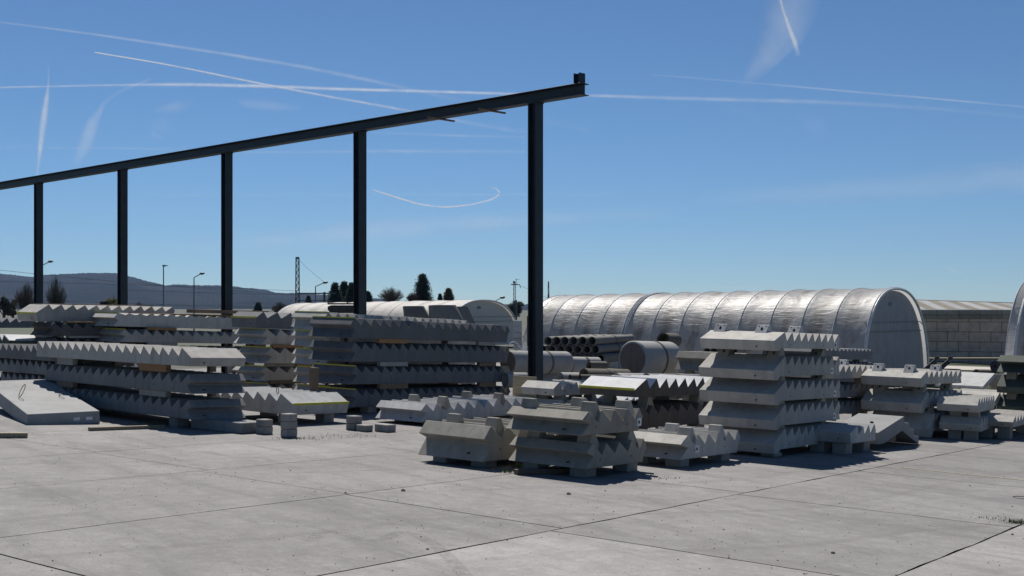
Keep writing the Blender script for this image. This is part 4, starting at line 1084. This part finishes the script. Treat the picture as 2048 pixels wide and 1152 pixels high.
def trail(pts, mat, label, flat=False):
    """pts: (x, y, width px, density)"""
    P = []
    for i in range(len(pts)-1):
        for k in range(10):
            t = k/10; q = [a+(b-a)*t for a, b in zip(pts[i], pts[i+1])]; P.append(q)
    P.append(list(pts[-1]))
    # gentle smoothing of corners
    for _ in range(8):
        P = [P[0]]+[[(a+2*b+c)/4 for a, b, c in zip(P[i-1], P[i], P[i+1])] for i in range(1, len(P)-1)]+[P[-1]]
    W3 = []
    for x, y, w_, d in P:
        t = ALT/((HY-(sum(p[1] for p in pts)/len(pts) if flat else y))/F); t = min(t, 60000.); jit = noise.noise(Vector((x*.03, y*.03, w_)))*.4
        W3.append((px(x, y+(jit*w_*.15 if w_ > 3.4 else 0), t), max(w_/2/F*t*.68, 3), d))
    mb = MB(); n = 12; ds = []
    for i, (c, r_, d) in enumerate(W3):
        a = W3[max(i-1, 0)][0]; b = W3[min(i+1, len(W3)-1)][0]; dr = (b-a).normalized(); p = dr.cross(Vector((0, 0, 1))).normalized(); q = dr.cross(p)
        view = c.normalized()
        for k_ in range(n):
            t = 2*pi*k_/n; mb.v.append(tuple(c+(p*cos(t)+q*sin(t))*r_*2)); ds.append(d)
    for i in range(len(W3)-1):
        for k_ in range(n):
            j = (k_+1) % n; mb.f.append((i*n+k_, i*n+j, (i+1)*n+j, (i+1)*n+k_))
    o = mb.build('contrail', mat, smooth=True)
    at = o.data.attributes.new('dens', 'FLOAT', 'POINT')
    for i, d in enumerate(ds): at.data[i].value = d
    tag(o, label, 'contrail', 'vapour trails in the sky')
trail([(190, 105, 2.5, 1.8), (330, 128, 3.2, 1.8), (500, 163, 4, 1.6), (640, 190, 4.5, 1.3), (820, 222, 6, .8), (960, 250, 8, .25), (1060, 266, 9, 0)], M_TRA, 'sharp fresh white trail falling from upper left to the beam')
trail([(0, 175, 3.5, .5), (180, 171, 4, .55), (350, 168.5, 7, .6), (520, 172, 7, .6), (700, 179, 6, .7), (860, 183, 6, .7), (1000, 187, 6, .6), (1180, 191, 6, .4), (1400, 198, 8, .28), (1660, 204, 9, .2), (1900, 219, 9, .12), (2060, 236, 8, .12)], M_TRA, 'long level trail crossing the whole sky')
trail([(0, 44, 4, .2), (200, 70, 5, .3), (400, 100, 6, .35), (600, 132, 7, .45), (760, 165, 8, .45), (900, 196, 8, .2), (980, 214, 6, 0)], M_TRA, 'upper faint trail parallel to the sharp one')
trail([(97, 110, 3, .06), (97, 170, 4, .15), (93, 200, 10, .6), (86, 250, 14, .75), (81, 290, 10, .6), (77, 330, 5, .4), (62, 430, 3, .2)], M_TRA, 'short thick trail dropping steeply at the far left', flat=True)
trail([(205, 215, 8, .2), (185, 245, 22, .55), (172, 285, 26, .35), (155, 320, 18, .15), (148, 335, 12, 0)], M_TRB, 'broad hazy streak right of the steep trail', flat=True)
trail([(300, 158, 4, .2), (250, 178, 6, .2), (220, 195, 8, .15), (200, 215, 8, .2)], M_TRB, 'faint curved wisp above the broad hazy streak', flat=True)
trail([(310, 222, 8, .3), (350, 214, 20, .9), (384, 206, 10, .3)], M_TRB, 'small cloudlet above the far left beam')
trail([(350, 230, 20, .3), (325, 250, 42, .35), (300, 280, 12, 0)], M_TRC, 'ragged haze below the small cloudlet')
trail([(480, 205, 12, .4), (530, 210, 22, .5), (600, 216, 10, .1)], M_TRC, 'faint patch of vapour under the level trail')
trail([(744, 379, 2.4, 1), (790, 394, 3.2, 1.4), (840, 409, 3.3, 1.4), (890, 415, 3.3, 1.3), (940, 410, 3.3, 1.1), (985, 399, 3.3, 1.2), (1001, 387, 3.4, 1.1), (993, 377, 3, .6), (980, 373, 2, .2)], M_TRA, 'thin hooked trail between the two nearest columns')
trail([(0, 294, 3, .12), (300, 297, 4, .2), (480, 305, 4, .15), (800, 302, 8, .28), (1050, 303, 6, .12)], M_TRB, 'faint level trail just above the beam')
trail([(740, 265, 4, .1), (900, 271, 5, .3), (1050, 274, 4, .15)], M_TRB, 'faint level trail close under the beam')
trail([(310, 391, 3, .2), (530, 390, 3, .1), (1000, 389, 3, .25), (1250, 390, 3, .12)], M_TRB, 'very faint level line at mid sky')
trail([(1556, -20, 5, .6), (1566, 20, 6, .7), (1580, 60, 8, .75), (1590, 85, 10, .8), (1597, 112, 8, .1)], M_TRA, 'bright short trail at the top right of centre', flat=True)
trail([(1595, -30, 80, .3), (1572, 50, 80, .42), (1540, 105, 44, .5), (1508, 145, 28, .35), (1480, 185, 18, 0)], M_TRB, 'wide feathery cloud behind the bright short trail', flat=True)
trail([(1300, 149, 3, .2), (1500, 165, 4, .3), (1700, 183, 4, .55), (1900, 200, 4, .6), (2070, 216, 4, .55)], M_TRB, 'thin trail running to the right edge')
trail([(1460, 215, 12, .5), (1500, 228, 10, .5), (1560, 262, 8, .1)], M_TRC, 'short faint wisp right of centre')
trail([(1570, 190, 14, .5), (1590, 225, 32, .8), (1640, 262, 40, .2)], M_TRC, 'soft patch under the right hand trails')
trail([(300, 505, 20, .1), (560, 478, 34, .5), (760, 460, 40, .7), (1050, 440, 30, .5), (1350, 425, 20, .1)], M_TRC, 'wide veil low in the middle of the sky')
trail([(1400, 400, 30, .1), (1750, 380, 46, .5), (2100, 345, 60, .6)], M_TRC, 'wide veil low at the right of the sky')
trail([(1890, 530, 4, .5), (1912, 543, 5, .8), (1936, 556, 4, .3)], M_TRC, 'tiny wisp low over the block building')
trail([(1090, 240, 10, .4), (1150, 256, 8, .3), (1190, 265, 6, 0)], M_TRC, 'tiny wisp right of the nearest column')

# ------------------------------------------------------------------ haze
def haze(dens):
    o = MB().box((-3600, -60, -25), (4200, 4300, 260)).build('haze', plain('haze_air', (.5, .5, .5)))
    m = o.data.materials[0]; m.node_tree.nodes.clear(); out = m.node_tree.nodes.new('ShaderNodeOutputMaterial')
    v = m.node_tree.nodes.new('ShaderNodeVolumePrincipled'); v.inputs['Density'].default_value = dens; v.inputs['Color'].default_value = (.35, .50, .85, 1)
    v.inputs['Anisotropy'].default_value = .2
    m.node_tree.links.new(v.outputs[0], out.inputs['Volume']); tag(o, kind='stuff'); tag(o, 'thin blue air haze over the valley', 'haze')
haze(.00008)
